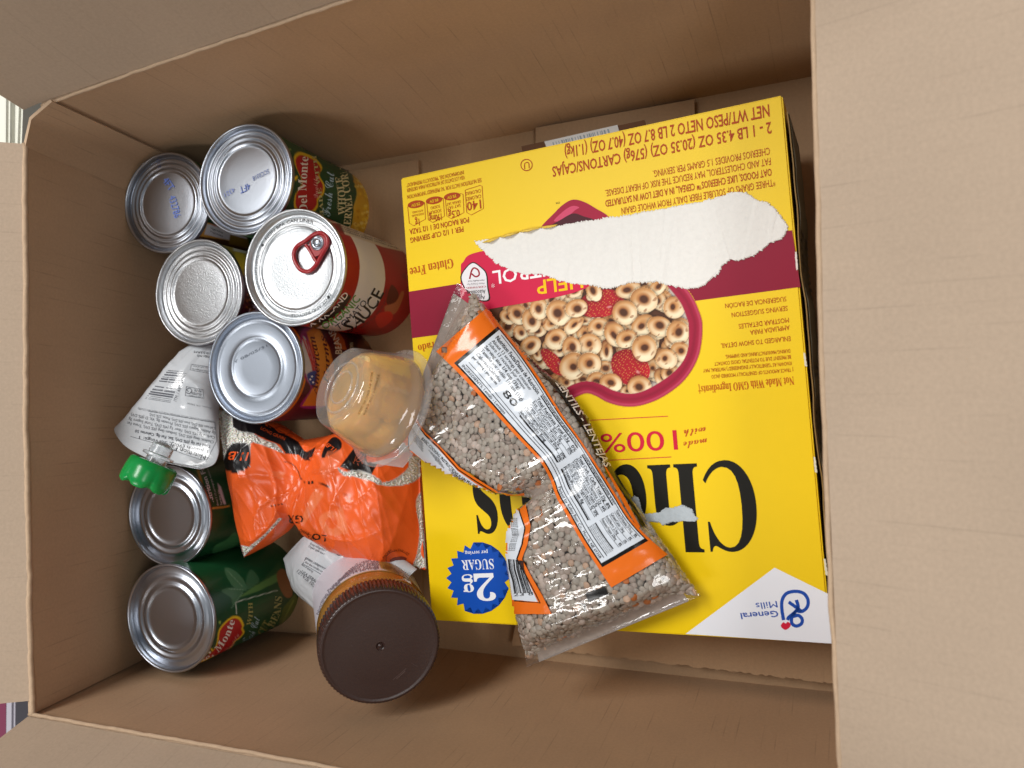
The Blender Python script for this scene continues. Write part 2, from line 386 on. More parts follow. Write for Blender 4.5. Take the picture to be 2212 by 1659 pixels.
up_floor = [(-.462, .184, 0), (-.2624, .1968, 0), (.052, .222, 0)]; up_rim = [(-.452, .1895, RIM), (-.2243, .2217, RIM), (.03, .250, RIM)]
lo_floor = [(-.482, -.2085, 0), (-.36, -.2045, 0), (.052, -.203, 0)]; lo_rim = [(-.4585, -.2094, RIM), (-.2318, -.2098, RIM), (.034, -.214, RIM)]
le_floor = [(-.475, -.2085, 0), (-.478, .152, 0)]; le_rim = [(-.4555, -.209, RIM), (-.4625, -.05, RIM), (-.466, .166, RIM)]
ri_floor = [(.052, -.205, 0), (.052, .224, 0)]; ri_rim = [(.033, -.214, RIM), (.0296, -.1695, RIM), (.0232, .0106, RIM), (.0194, .182, RIM), (.020, .250, RIM)]
panel('wall', ruled(up_floor, up_rim, 60, 24, (0, .006, 0)), (0, 1, 0), KRAFT, edge=1)
panel('wall', ruled(lo_floor, lo_rim, 60, 24, (0, -.006, 0)), (0, -1, 0), KRAFT, edge=1)
panel('wall', ruled(le_floor, le_rim, 50, 24, (-.003, 0, 0)), (-1, 0, 0), KRAFT, edge=1)
panel('wall', ruled(ri_floor, ri_rim, 50, 16, (.004, 0, 0)), (1, 0, 0), KRAFT, edge=1)
# glued corner tab, bent across the upper left corner
tabA = [(-.4765, .150, 0), (-.466, .172, 0), (-.4485, .1835, 0)]; tabB = [(-.4655, .163, RIM+.0005), (-.4585, .180, RIM+.002), (-.4395, .189, RIM+.003)]
panel('glue_tab', ruled(tabA, tabB, 14, 16, (.0004, 0, 0)), (-.7, .7, 0), KRAFT, th=.0025, edge=1)
# flaps: each rises from its score line
def flap(base, d, L, n=40, m=18, curl=0, out=(0, 0, 1), mat=KRAFT_FLAP, trim=(0, 0)):
    P = np.asarray(base, float); d = np.asarray(d, float)/np.linalg.norm(d); c = np.concatenate([[0], np.cumsum(np.linalg.norm(np.diff(P, axis=0), axis=1))]); t = np.linspace(trim[0], c[-1]-trim[1], n)
    b = np.stack([np.interp(t, c, P[:, k]) for k in range(3)], 1); s = np.linspace(0, 1, m)[None, :, None]
    G = b[:, None]+s*L*d+np.asarray(out)*curl*(s**2)*L
    G += Waves(5, 10, 30, 3, seed=m+n)(G.reshape(-1, 3)).reshape(n, m, 1)*.0008*np.asarray(out)*s
    return panel('flap', G, -np.asarray(out), mat, edge=1)
def cs(a): return math.cos(math.radians(a)), math.sin(math.radians(a))
c, s_ = cs(77); flap([(-.4665, .1875, RIM+.001)]+[(x, y+.001, z+.001) for x, y, z in up_rim], (0, c, s_), .20, out=(0, -s_, c), trim=(0, 0))
c, s_ = cs(73); flap([(x, y-.001, z+.001) for x, y, z in lo_rim], (0, -c, s_), .20, out=(0, s_, c))
c, s_ = cs(34); flap([(-.4565, -.200, RIM+.001), (-.4635, -.05, RIM+.001), (-.4665, .165, RIM+.001)], (-c, 0, s_), .20, out=(s_, 0, c))
c, s_ = cs(22); flap([(x+.001, y, z+.001) for x, y, z in ri_rim], (c, 0, s_), .22, out=(-s_, 0, c), curl=.03, trim=(0, 0))
# crushed score lines along the rim
def crease(pts, r=.0019, parent=box):
    P = spline(np.asarray(pts), 90); w = Waves(5, 60, 300, 3, seed=len(P))
    P = P+np.stack([w(P+k)*.0004 for k in range(3)], 1); V, f = tube(P, r, 10); V = np.array([tuple(v) for v in V])
    V += np.stack([Waves(6, 400, 1400, 3, seed=k)(V) for k in range(3)], 1)*.0002
    mesh('score_crease', V, f, KRAFT_EDGE, parent)
crease([(x, y-.0002, z) for x, y, z in up_rim], .0011); crease([(x, y+.0002, z) for x, y, z in lo_rim], .0012); crease(le_rim, .0017); crease([(x+.0006, y, z) for x, y, z in ri_rim], .0013)
# box floor: the main sheet, the raised left panel with a ragged saw-cut edge, and the loose lower panel
def slab(name, outline, th, mat, zf=lambda x, y: 0, rag=()):
    pts = []; n = len(outline)
    for i in range(n):
        a, b = np.array(outline[i], float), np.array(outline[(i+1) % n], float); k = max(2, int(np.linalg.norm(b-a)/(.0016 if i in rag else .02)))
        for j in range(k):
            p = a+(b-a)*j/k
            if i in rag and 0 < j < k: p = p+np.array([-(b-a)[1], (b-a)[0]])/np.linalg.norm(b-a)*random.uniform(-.0007, .0007)
            pts.append(p)
    bm = bmesh.new(); vs = [bm.verts.new((p[0], p[1], zf(*p))) for p in pts]; f = bm.faces.new(vs); f.normal_update()
    if f.normal.z < 0: f.normal_flip()
    uv = bm.loops.layers.uv.new('UVMap'); r = bmesh.ops.extrude_face_region(bm, geom=[f]); low = [v for v in r['geom'] if isinstance(v, bmesh.types.BMVert)]
    for v in low: v.co.z -= th
    bmesh.ops.recalc_face_normals(bm, faces=bm.faces[:])
    for q in bm.faces:
        for l in q.loops: l[uv].uv = (l.vert.co.x+.37, l.vert.co.y+.61+l.vert.co.z)
    m = bpy.data.meshes.new(name); bm.to_mesh(m); bm.free(); m.materials.append(mat); o = bpy.data.objects.new(name, m); COL.objects.link(o); attach(o, box); return o
slab('floor_panel', [(-.479, -.211), (.055, -.207), (.055, .225), (-.449, .188), (-.4795, .155)], .004, KRAFT_FLOOR)
pj = at(904, 345, .0045); pk = at(760, 369, .0045)
slab('floor_panel', [(-.474, -.204), (pj[0]+.004, -.199), (pj[0], pj[1]), (pk[0], pk[1]), (-.44, .168), (-.474, .15)], .0038, KRAFT_FLOOR, lambda x, y: .0045, rag=(2, 3))
e0 = at(1105, 1393, .010); e1 = at(1810, 1478, .022)
slab('floor_panel', [(e0[0], e0[1]), (e1[0], e1[1]), (.050, -.06), (-.16, -.06)], .005, KRAFT_FLOOR, lambda x, y: lerp(.010, .022, (x-e0[0])/(e1[0]-e0[0]))-.02*max(0, y+.16), rag=(0,))
p0, p1 = at(1157, 276, .006), at(1500, 214, .006)
slab('floor_panel', [(p0[0], p0[1]-.06), (p1[0], p1[1]-.06), (p1[0], p1[1]), (p0[0], p0[1])], .004, KRAFT_FLOOR, lambda x, y: .006)
# cardboard pad with a barcode sticker, between carton and wall
pad = thing('cardboard_pad', at(1255, 300, .02), 'small brown cardboard strip with a barcode sticker behind the yellow carton', 'cardboard')
q = [at(*p, .024) for p in ((1126, 316), (1392, 259), (1400, 300), (1134, 356))]
V = np.array(q+[p-np.array([0, 0, .004]) for p in q]); mesh('board', V, [(3, 2, 1, 0), (4, 5, 6, 7), (0, 1, 5, 4), (1, 2, 6, 5), (2, 3, 7, 6), (3, 0, 4, 7)], plain('brown_board', '6b4a33', .8, var=.1), pad, False)
pl = Plane(q[0], (0, 0, 1)); pr = Print('barcode_sticker', pad, pl, .0003)
s0, s1, s2, s3 = np.array((1176, 306.)), np.array((1334, 270.)), np.array((1342, 300.)), np.array((1190, 345.))
pr.poly([s0, s1, s2, s3], 'dfe3e6', 0); x = .1
while x < .9:
    w = random.choice((.008, .012, .02)); a, b = lerp(s0, s1, x), lerp(s3, s2, x); a = lerp(a, b, .14); e = (s1-s0)*w; pr.poly([a, a+e, b+e, b], '8fa6b8', 0, .0005); x += w+random.choice((.012, .02, .03))
pr.build(INK)

# beyond the box
cb = thing('cabinet', (-.62, .30, 0), 'cream painted moulding past the upper left corner of the box', 'cabinet')
a0 = at(52, 226, .1); 
def block(name, pts, z0, z1, mat, parent, bev=.002):
    bm = bmesh.new(); f = bm.faces.new([bm.verts.new((x, y, z1)) for x, y in pts]); f.normal_update()
    if f.normal.z < 0: f.normal_flip()
    r = bmesh.ops.extrude_face_region(bm, geom=[f])
    for v in r['geom']:
        if isinstance(v, bmesh.types.BMVert): v.co.z = z0
    bmesh.ops.recalc_face_normals(bm, faces=bm.faces[:]); bmesh.ops.bevel(bm, geom=bm.edges[:], offset=bev, segments=2, affect='EDGES')
    m = bpy.data.meshes.new(name); bm.to_mesh(m); bm.free(); m.shade_smooth(); m.set_sharp_from_angle(angle=.6); m.materials.append(mat); o = bpy.data.objects.new(name, m); COL.objects.link(o); attach(o, parent); return o
CREAM = plain('cream_paint', 'efeee0', .45)
pa, pb = at(49, 222, .10), at(41, 292, .10)
block('board', [(pa[0], pa[1]+.05), (pb[0], pb[1]-.02), (-.9, pb[1]-.02), (-.9, pa[1]+.05)], 0, .10, CREAM, cb)
pa2 = at(22, 222, .104)[0]
block('bead', [(pa2, pa[1]+.05), (pa2, pb[1]-.02), (pa2-.006, pb[1]-.02), (pa2-.006, pa[1]+.05)], .096, .106, CREAM, cb)
bn = thing('storage_bin', (-.66, -.35, 0), 'maroon panel with a white edge past the lower left corner of the box', 'bin')
pa, pb = at(14, 1530, .05), at(14, 1620, .05); pw = at(33, 1530, .05)
block('panel', [(pa[0], pa[1]+.05), (pb[0], pb[1]-.05), (-.95, pb[1]-.05), (-.95, pa[1]+.05)], 0, .049, plain('maroon_plastic', '7d3550', .4), bn)
block('edge_strip', [(pw[0], pa[1]+.05), (pw[0], pb[1]-.05), (pa[0]+.0005, pb[1]-.05), (pa[0]+.0005, pa[1]+.05)], 0, .052, plain('white_plastic', 'b9b4bd', .4), bn)

# ================================================================== cans
LIDS = {
 'rings': [(.955, -4.2), (.935, -4.0), (.915, -2.9), (.895, -2.5), (.872, -2.6), (.852, -3.4), (.832, -3.4), (.812, -2.5), (.79, -2.1), (.768, -2.2), (.748, -3.0), (.728, -3.0), (.708, -2.1), (.686, -1.7), (.664, -1.8), (.644, -2.6), (.62, -2.8), (.59, -2.7), (.4, -2.6), (.2, -2.5), (.01, -2.5)],
 'beads': [(.955, -4.4), (.93, -4.3), (.86, -4.1), (.83, -3.6), (.80, -2.6), (.77, -2.3), (.74, -2.6), (.71, -3.3), (.68, -3.4), (.655, -2.9), (.63, -2.2), (.60, -2.0), (.575, -2.4), (.55, -2.9), (.5, -3.0), (.3, -3.0), (.01, -3.0)],
 'step': [(.955, -4.4), (.93, -4.2), (.905, -3.0), (.88, -2.3), (.85, -2.3), (.83, -2.9), (.80, -3.1), (.66, -3.1), (.60, -3.0), (.575, -2.6), (.55, -2.1), (.52, -2.2), (.50, -2.7), (.48, -2.9), (.3, -2.9), (.01, -2.9)],
 'easy': [(.955, -3.4), (.94, -4.6), (.92, -4.9), (.90, -4.4), (.88, -3.9), (.80, -3.8), (.785, -4.0), (.77, -3.7), (.75, -3.4), (.735, -3.9), (.715, -4.5), (.69, -4.7), (.5, -4.6), (.25, -4.6), (.01, -4.6)]}
def can(name, label, px, ztop, R, H, lid, base, polys=(), lean=(0, 0), metal=STEEL, seg=300, rows=100, top_gap=.004, paper=INK_PAPER):
    fr = frame((lean[0], lean[1], 1)); e1, e2, a = fr; O = at(px[0], px[1], ztop); bot = O-a*H
    t = thing(name, (bot[0], bot[1], max(0, bot[2])), label, 'can', 'cans of food in the box')
    prof = [(R*.99, -H*.5), (R*.995, -.0046), (R*1.022, -.0034), (R*1.034, -.0018), (R*1.028, -.0005), (R*1.008, 0), (R*.988, -.0003), (R*.976, -.0014), (R*.966, -.003)]+[(R*r, z*.001) for r, z in LIDS[lid]]
    V, f = lathe(prof, O, fr, 144); f.append(tuple(range(len(V)-144, len(V)))); lo = mesh('lid', V, f, metal, t, 75)
    V, f = lathe([(.001, -H+.002), (R*.93, -H+.002), (R*.97, -H), (R*1.03, -H+.001), (R*1.03, -H+.003), (R*.99, -H+.005), (R*.99, -H*.5)], O, fr, 96); mesh('base', V, f, metal, t, 60)
    th = np.linspace(0, 2*np.pi, seg, endpoint=False); v = np.linspace(top_gap, H-.0045, rows)
    TT, VV = np.meshgrid(th, v, indexing='ij'); TT, VV = TT.ravel(), VV.ravel(); Nn = np.outer(np.cos(TT), e1)+np.outer(np.sin(TT), e2)
    rr = R*1.004+Waves(4, 60, 200, 2, seed=len(label))(np.stack([TT*R, VV], 1))*.00012
    P = O+Nn*rr[:, None]-np.outer(VV, a); fc = grid_faces(seg, rows, wrap_n=True); fc = [tuple(reversed(q)) for q in fc]
    col = np.ones((len(P), 4)); col[:, :3] = base(TT, VV); pxs = topx(P); facing = ((CAMP-P)*Nn).sum(1) > 0
    paint(pxs, col, polys, mask=facing); lb = mesh('paper_label', P, fc, paper, t, True, cols=col[:, :3])
    return t, lb, Surf(P, fc), Plane(O-a*.0024, a), O, fr
def flat(c):
    c = np.array(lin(c)); return lambda th, v: np.tile(c, (len(th), 1))
def bands(*bs):                                        # (from depth, colour) rings down the can
    def f(th, v):
        o = np.zeros((len(th), 3))
        for d, c in bs: o[v >= d] = lin(c)
        return o
    return f
def green(th, v):
    w = Waves(8, 30, 200, 2, seed=3)(np.stack([np.cos(th)*.12+th*.02, v], 1)); a, b = np.array(lin('0e3a22')), np.array(lin('1c5a34'))
    return a+(b-a)*np.clip(.5+w[:, None]*.5, 0, 1)
def shield(cf, pts, grow):
    A = spline(cf(*pts), 60, True); c = A.mean(0); return [(A, 'e8c21c'), (c+(A-c)*grow, 'b3141f')]
TOPS = dict(corn=.114, tl=.100, tom=.117, sil=.104, bean=.112, gr1=.099, gr2=.112)

# --- whole kernel corn, green label
kern = []
for i in range(150):
    x, y = random.uniform(1635, 1790), random.uniform(440, 850)
    kern.append((ellipse(C1(x, y), random.uniform(2.6, 4.2), random.uniform(3.2, 5), random.uniform(0, 180), 10), random.choice(('e8bd2c', 'f0cf55', 'd9a51e', 'f5dc7a', 'c98f17')), 1, 1.2))
corn_area = spline(C1((1620, 860), (1650, 760), (1645, 690), (1668, 610), (1655, 540), (1630, 455), (1600, 430), (1680, 440), (1740, 510), (1790, 620), (1800, 720), (1780, 800), (1720, 860)), 60, True)
kern = [k for k in kern if sdf(np.array([np.mean(k[0], 0)]), corn_area)[0] < -2]
sh1 = shield(C1, ((1262, 700), (1300, 733), (1370, 735), (1412, 690), (1415, 645), (1450, 605), (1457, 545), (1422, 480), (1442, 430), (1400, 372), (1345, 343), (1290, 328), (1258, 360), (1270, 430), (1303, 500), (1305, 545), (1270, 600), (1258, 650)), .9)
t, lb, sf, top, O, fr = can('food_can', 'green labelled corn can against the top wall, plain lid half lit', (528, 387), TOPS['corn'], .0384, TOPS['corn'], 'rings', green,
    [(corn_area, 'd9a92a')]+kern+sh1+[(C1((1150, 690), (1200, 700), (1190, 735), (1140, 730)), '2a7fc0')]+[(stroke(C1((1630, 880), (1652, 700), (1672, 600), (1650, 470), (1600, 400)), 2.2), 'd9b23a'), (ellipse(C1(1270, 500), 3, 6, 30), 'e8c21c'), (ellipse(C1(1255, 485), 2, 5, -20), 'e8c21c'), (ellipse(C1(1232, 312), 2.2, 2.2), '9fb55a')])
p = Print('lettering', lb, sf, .00025)
p.text('Del Monte', C1((1345, 722), (1335, 560), (1350, 362)), 18, 'f1ece4', 'serif'); p.text('Quality', C1((1412, 632), (1408, 480)), 9, 'e9a09a', 'script')
p.text('MADE WITH', C1((1452, 770), (1440, 620), (1400, 352)), 8, 'c9c58a', 'serif'); p.text('Fresh Cut', C1((1490, 752), (1508, 600), (1520, 462)), 18, 'b9dcf0', 'script')
p.text('WHOLE', C1((1590, 740), (1590, 610), (1568, 488)), 15, 'e6dfb0', 'serif'); p.text('KERNEL CORN', C1((1620, 850), (1638, 680), (1600, 428)), 15, 'efe7b4', 'serif'); p.text('GOLDEN SWEET', C1((1545, 700), (1550, 610), (1545, 540)), 3.5, 'd9d2a0')
p.build()
p = Print('date_stamp', t, top, .0004); p.text('4FT', C1((965, 530), (900, 560)), 14, '5f77c4', flat=True); p.text('SCC0318', C1((1090, 440), (985, 492)), 9, '5a6fae', flat=True); p.text('4321', C1((865, 560), (800, 600)), 9, '7f8fd0', flat=True); p.build()

# --- small green can in the upper left corner
t, lb, sf, top, O, fr = can('food_can', 'green can in the upper left corner with blue code stamped on its lid', (358, 438), TOPS['tl'], .0372, TOPS['tl'], 'rings', green, lean=(.05, -.02), polys=
    [(C1((612, 905), (662, 783), (835, 832), (950, 890), (950, 1000), (600, 930)), 'e0a040'), (C1((690, 800), (835, 832), (950, 890), (950, 960), (830, 905), (670, 868)), 'd8d4d8'), (C1((600, 925), (640, 880), (820, 905), (950, 960), (960, 1100), (600, 1000)), '5a3a1c'), (C1((840, 870), (960, 900), (960, 960), (830, 930)), '8a6a22'), (ellipse(C1(660, 400), 6, 5), 'd9823a'), (C1((640, 490), (665, 488), (665, 520), (640, 515)), '2a7fc0'), (stroke(C1((560, 905), (640, 790), (672, 700)), 1.5), '6aa87a')])
p = Print('lettering', lb, sf, .00025); p.text('BEST', C1((678, 762), (708, 772)), 5, 'd8e8d8', 'bold')
for y, c in ((800, 'b0486a'), (828, '444444'), (850, '444444')): p.text('Vegetales', C1((705, y), (790, y+34)), 4, c)
p.build()
p = Print('date_stamp', t, top, .0004); p.text('4FT', C1((398, 520), (445, 590)), 15, '6f8ae0', flat=True); p.text('432786', C1((440, 625), (478, 765)), 15, '6f8ae0', flat=True); p.text('CLT', C1((360, 380), (372, 440)), 6, '4a568a', flat=True); p.build()

# --- frosted lid can
t, lb, sf, top, O, fr = can('food_can', 'can with frosted silver lid beside the left wall, pale yellow label', (427, 631), TOPS['sil'], .0382, TOPS['sil'], 'rings', bands((0, '4a1426'), (.012, 'cdbfd0'), (.055, '3a2418')),
    [(spline(C1((790, 930), (950, 960), (980, 1120), (900, 1120), (850, 1010)), 30, True), 'b5a04a'), (spline(C1((870, 985), (930, 1000), (950, 1080), (900, 1090)), 20, True), 'd9bf3c'), (C1((860, 950), (960, 975), (960, 995), (860, 975)), 'e3e0d0')]
    + [(ellipse(C1(random.uniform(925, 1000), random.uniform(1260, 1390)), random.uniform(1.5, 4), random.uniform(1.5, 3)), random.choice(('2a140a', '5a3018', 'a0622a', '160a06'))) for _ in range(50)], metal=STEEL_SPANGLE)
# --- tomato sauce, ring pull
def tom_base(th, v):
    o = bands((0, 'a3121f'), (.0205, 'e4e3e6'), (.058, '9c101a'))(th, v); return o
t, lb, sf, top, O, fr = can('food_can', 'red and white tomato sauce can with a red ring pull on its lid', (634, 577), TOPS['tom'], .0392, TOPS['tom'], 'easy', tom_base, metal=STEEL_FINE, polys=
    [(C1((1455, 780), (1480, 775), (1760, 850), (1960, 920), (1990, 985), (1840, 950), (1600, 870), (1505, 850)), 'd8d0c4'), (C1((1455, 780), (1520, 850), (1590, 870), (1560, 800)), '8e1020'),
     (C1((1352, 1462), (1382, 1440), (1502, 1357), (1597, 1255), (1634, 1272), (1582, 1357), (1472, 1442), (1392, 1487)), '1c1214'),
     (spline(C1((1890, 1200), (1930, 1230), (1940, 1280), (1900, 1330), (1860, 1310)), 30, True), '5a1a10'), (spline(C1((1850, 1340), (1920, 1310), (1960, 1240), (1975, 1260), (1930, 1370), (1870, 1400)), 30, True), 'b06a4a'), (spline(C1((1790, 1400), (1880, 1370), (1900, 1420), (1820, 1480)), 30, True), 'c5261c'), (ellipse(C1(1975, 1140), 5, 6), '8a2030')])
tom_t = t
p = Print('lettering', lb, sf, .00025)
p.text('KIRKLAND', C1((1368, 1470), (1473, 1408), (1553, 1333), (1615, 1262)), 12, 'f2f0ee', 'bold'); p.text('ORGANIC', C1((1455, 1492), (1555, 1430), (1637, 1358), (1692, 1290)), 16, '5f9a4a', 'bold')
p.text('TOMATO', C1((1548, 1494), (1613, 1446), (1685, 1378), (1737, 1314)), 13, '2b2b30', 'bold'); p.text('SAUCE', C1((1612, 1512), (1708, 1450), (1788, 1358), (1846, 1250)), 25, '17171a', 'bold')
p.text('NET WT 15 OZ (425g) NO SALT ADDED', C1((1700, 1480), (1790, 1410), (1850, 1320), (1868, 1222)), 3.4, '444448')
for k in range(4): p.text('Ingredientes organic tomato puree', C1((1530+k*8, 800+k*14), (1930, 915+k*16)), 3.4, '5a5450')
p.build()
e1, e2, a = fr
p = Print('lid_lettering', t, Plane(O-a*.0038, a), .0002)
def ring_text(s, O3, fr, r, a0, a1, cap, col):        # lettering bent round the lid
    V, Fc = glyphs(s, 'bold', 2); x = (V[:, 0]-V[:, 0].min())/np.ptp(V[:, 0]); ang = np.radians(a0+(a1-a0)*x); rr = r+V[:, 1]/cap_unit('bold')*cap*(1 if a1 < a0 else -1)
    return O3+np.outer(rr*np.cos(ang), fr[0])+np.outer(rr*np.sin(ang), fr[1])+fr[2]*.0002, Fc
for s, a0, a1 in (('NON BPA CAN LINER', 140, 66), ('100% RECYCLABLE METAL', 215, 160), ('RINSE AND RECYCLE', 325, 262)):
    W, Fc = ring_text(s, O-a*.0038, fr, .0392*.815, a0, a1, .0021, None); p._add(W, Fc, '2c2e33' if a0 == 140 else '74787c')
for d_ in (148, 320): 
    c = O-a*.0036+(e1*math.cos(math.radians(d_))+e2*math.sin(math.radians(d_)))*.0392*.84; k = np.linspace(0, 6.283, 12, endpoint=False); p._add(c+np.outer(np.cos(k)*.0011, e1)+np.outer(np.sin(k)*.0011, e2), [tuple(range(12))], '2c2e33')
p.build()
# ring pull: outline measured on the lid plane
RED = plain('red_enamel', '9c1c22', .25, bump=.05)
lp = Plane(O-a*.0022, a)
def lid3(px, h=0): Q, _, _ = lp.hit(np.asarray(px, float)); return Q+a*h
outer = spline(C1((1480, 880), (1482, 935), (1440, 1010), (1400, 1080), (1355, 1118), (1300, 1110), (1262, 1060), (1248, 1000), (1270, 945), (1330, 905), (1390, 860), (1440, 850)), 72, True)
ringc = lid3(outer); V1, f1 = tube(ringc-(ringc-ringc.mean(0))*.07, .0015, 10, closed=True)
bar = lid3(spline(C1((1335, 935), (1362, 975), (1405, 1050)), 14)); V2, f2 = tube(bar, .0013, 10)
plate = spline(C1((1360, 925), (1400, 885), (1450, 870), (1470, 900), (1462, 940), (1425, 1000), (1390, 1010), (1372, 970)), 30, True); PP = lid3(plate); n_ = len(PP)
Vp = np.vstack([PP-a*.0006, PP+a*.0004]); fp = [tuple(range(n_, 2*n_))[::-1], tuple(range(n_))]+[(i, (i+1) % n_, n_+(i+1) % n_, n_+i) for i in range(n_)]
V, f = merge((V1, f1), (V2, f2), (Vp, fp)); o = mesh('pull_tab', V, f, RED, t, 40)
rc = lid3([C1(1413, 925)])[0]; V, f = lathe([(.0052, .0003), (.0049, .0012), (.0043, .0014), (.0036, .0009), (.0032, .0009), (.0029, .0019), (.0022, .0024), (.0002, .0025)], rc, fr, 40); mesh('rivet', V, f, STEEL, o, 50)
# --- beans, maroon label
stripe = [(spline(C1((1, 1), (2, 1), (2, 2)), 4), 'ffffff', 0)]
flag = spline(CG((868, 395), (890, 400), (935, 500), (985, 640), (985, 700), (965, 800), (930, 800), (890, 700), (858, 560)), 40, True)
bean_polys = [(spline(CG((845, 1000), (935, 845), (880, 740), (842, 580), (840, 430), (870, 320), (950, 295), (1015, 380), (1070, 520), (1090, 700), (1080, 980)), 60, True), '8c2468'),
  (CG((862, 992), (948, 850), (990, 790), (990, 640), (900, 350), (960, 305), (1020, 330), (1100, 480), (1140, 640), (1140, 760), (1100, 990)), 'cf7a2a'),
  (CG((940, 860), (988, 800), (1000, 640), (930, 420), (1000, 330), (1090, 480), (1130, 640), (1120, 760)), 'dd8f36'), (flag, 'c3c0c6')]
for k in range(4):
    P = np.array(CG((868+k*26, 400+k*12), (905+k*22, 500+k*18), (945+k*16, 620+k*20), (960+k*8, 700+k*10))); bean_polys.append((stroke(P, 3.2), 'b5202c'))
bean_polys += [(spline(CG((905, 715), (985, 690), (978, 800), (935, 805)), 20, True), '2a3f8f'), (CG((1090, 310), (1150, 300), (1230, 420), (1250, 500), (1170, 500)), 'b5582a'), (CG((1240, 330), (1340, 400), (1360, 500), (1270, 510)), '2a1a16'), (ellipse(CG(1450, 470), 26, 24), '5a2c1c'), (ellipse(CG(1450, 440), 12, 8), '7d4a2a')]
t, lb, sf, top, O, fr = can('food_can', 'maroon labelled bean can with orange paper edge, blue grey lid', (549, 794), TOPS['bean'], .0386, TOPS['bean'], 'step', bands((0, 'c9731f'), (.0075, '4a1122')), bean_polys, metal=STEEL_DULL, top_gap=.0035)
p = Print('lettering', lb, sf, .00025)
p.text('American', CG((985, 895), (1010, 740), (1010, 560), (965, 380)), 13, '5a1428', 'ital'); p.text('Farms', CG((1085, 800), (1100, 640), (1092, 520), (1055, 375)), 11, '5a1428', 'ital'); p.text('BEANS', CG((1205, 540), (1205, 480), (1180, 400), (1135, 320)), 14, 'e3d8d0', 'bold'); p.text('BROWN', CG((1310, 520), (1305, 440)), 8, 'c8c0b0', 'bold')
for x, y in ((945, 735), (955, 785), (930, 760)): p.poly([(CG(x, y)[0]+r*math.cos(w), CG(x, y)[1]+r*math.sin(w)) for i in range(10) for r, w in [((3.4, 1.5)[i % 2], i*math.pi/5)]], 'f2f2f6', 0)
p.build()
p = Print('date_stamp', t, Plane(O-fr[2]*.0029, fr[2]), .0003); p.text('BY 08/05/31', CG((235, 640), (560, 475)), 5, '5d6470', flat=True); p.build()
# --- two green bean cans lying by the lower wall
t, lb, sf, top, O, fr = can('food_can', 'green can under the green pouch cap, nutrition panel on its side', (363, 1114), TOPS['gr1'], .0372, TOPS['gr1'], 'beads', green,
    [(CH((570, -20), (660, 310), (830, 285), (830, 270), (672, 292), (590, -20)), 'b08038'), (CH((735, 100), (760, 130), (800, 262), (782, 266), (745, 160)), 'cdbcc4'), (spline(CH((700, 640), (720, 580), (800, 540), (870, 480), (900, 560), (800, 620)), 30, True), '3f7a4a')])
p = Print('lettering', lb, sf, .00025); p.text('Nutrition Facts', CH((712, 280), (690, 190), (660, 80), (600, -90)), 9.5, 'd9ccd0', 'bold'); p.text('about 3 1/2 servings per container', CH((742, 275), (720, 170), (660, -20)), 4.2, 'c5bcbc'); p.text('Serving size', CH((770, 268), (745, 150)), 4.6, 'c5bcbc', 'bold'); p.build()
leaf = [(spline(CH((790, 755), (860, 770), (930, 840), (960, 925), (880, 915), (820, 850)), 30, True), '4c7a55'), (spline(CH((765, 930), (840, 905), (930, 925), (900, 985), (850, 1040), (840, 985)), 30, True), '44704c'), (spline(CH((990, 765), (1050, 830), (1040, 880), (970, 920), (955, 850)), 30, True), '44704c'),
  (CH((880, 990), (1100, 830), (1210, 700), (1230, 740), (1180, 850), (1060, 930)), '2f5a34'), (CH((890, 985), (1010, 900), (1200, 790), (1215, 850), (1050, 930)), '5f8a4a'), (spline(CH((1190, 800), (1240, 760), (1290, 850), (1310, 960), (1260, 980), (1210, 900)), 30, True), '8a5a34'), (CH((1240, 1060), (1330, 950), (1390, 1060), (1340, 1180), (1240, 1240), (1200, 1200)), '5a6a2e'),
  (stroke(CH((1210, 1230), (1270, 1100), (1320, 1000)), 3), '7d8c40'), (stroke(CH((1260, 1230), (1330, 1120), (1360, 1040)), 3), '6d7c34')]
for i in range(3): leaf.append((stroke(CH((800+i*20, 765+i*150), (930, 900+i*20)), 1.0), '7fa582'))
sh2 = shield(CH, ((600, 1478), (690, 1400), (728, 1330), (745, 1230), (800, 1160), (860, 1122), (910, 1135), (938, 1190), (930, 1215), (942, 1250), (905, 1295), (870, 1320), (820, 1390), (720, 1440)), .88)
t, lb, sf, top, O, fr = can('food_can', 'green bean can lowest along the left wall, red and yellow emblem on label', (365, 1336), TOPS['gr2'], .0386, TOPS['gr2'], 'beads', green,
    leaf+sh2+[(stroke(CH((880, 1110), (876, 1018)), 1.6), 'c9d4c4'), (stroke(CH((876, 1016), (1195, 925)), 1.6), 'c9d4c4'), (ellipse(CH(752, 1172), 2.6, 3.4), '8fb04a'), (ellipse(CH(665, 1400), 4, 2.5, 20), 'e8c21c'), (ellipse(CH(690, 1380), 4, 2, 60), 'e8c21c')])
p = Print('lettering', lb, sf, .00025); p.text('Del Monte', CH((600, 1520), (760, 1385), (830, 1270), (868, 1160)), 14, 'ece6e2', 'serif'); p.text('Quality', CH((800, 1400), (860, 1340), (900, 1262)), 7, 'd98a86', 'script')
p.text('WITH', CH((985, 1198), (1005, 1110), (1000, 1018)), 9, 'a9a45e', 'serif'); p.text('Fresh Cut', CH((955, 1350), (1020, 1260), (1062, 1140)), 15, '9dbfcc', 'script'); p.text('CUT', CH((1085, 1275), (1140, 1180)), 15, '9a9a58', 'serif'); p.text('BEANS', CH((1165, 1215), (1215, 1110), (1230, 975)), 15, 'a5a56a', 'serif'); p.build()

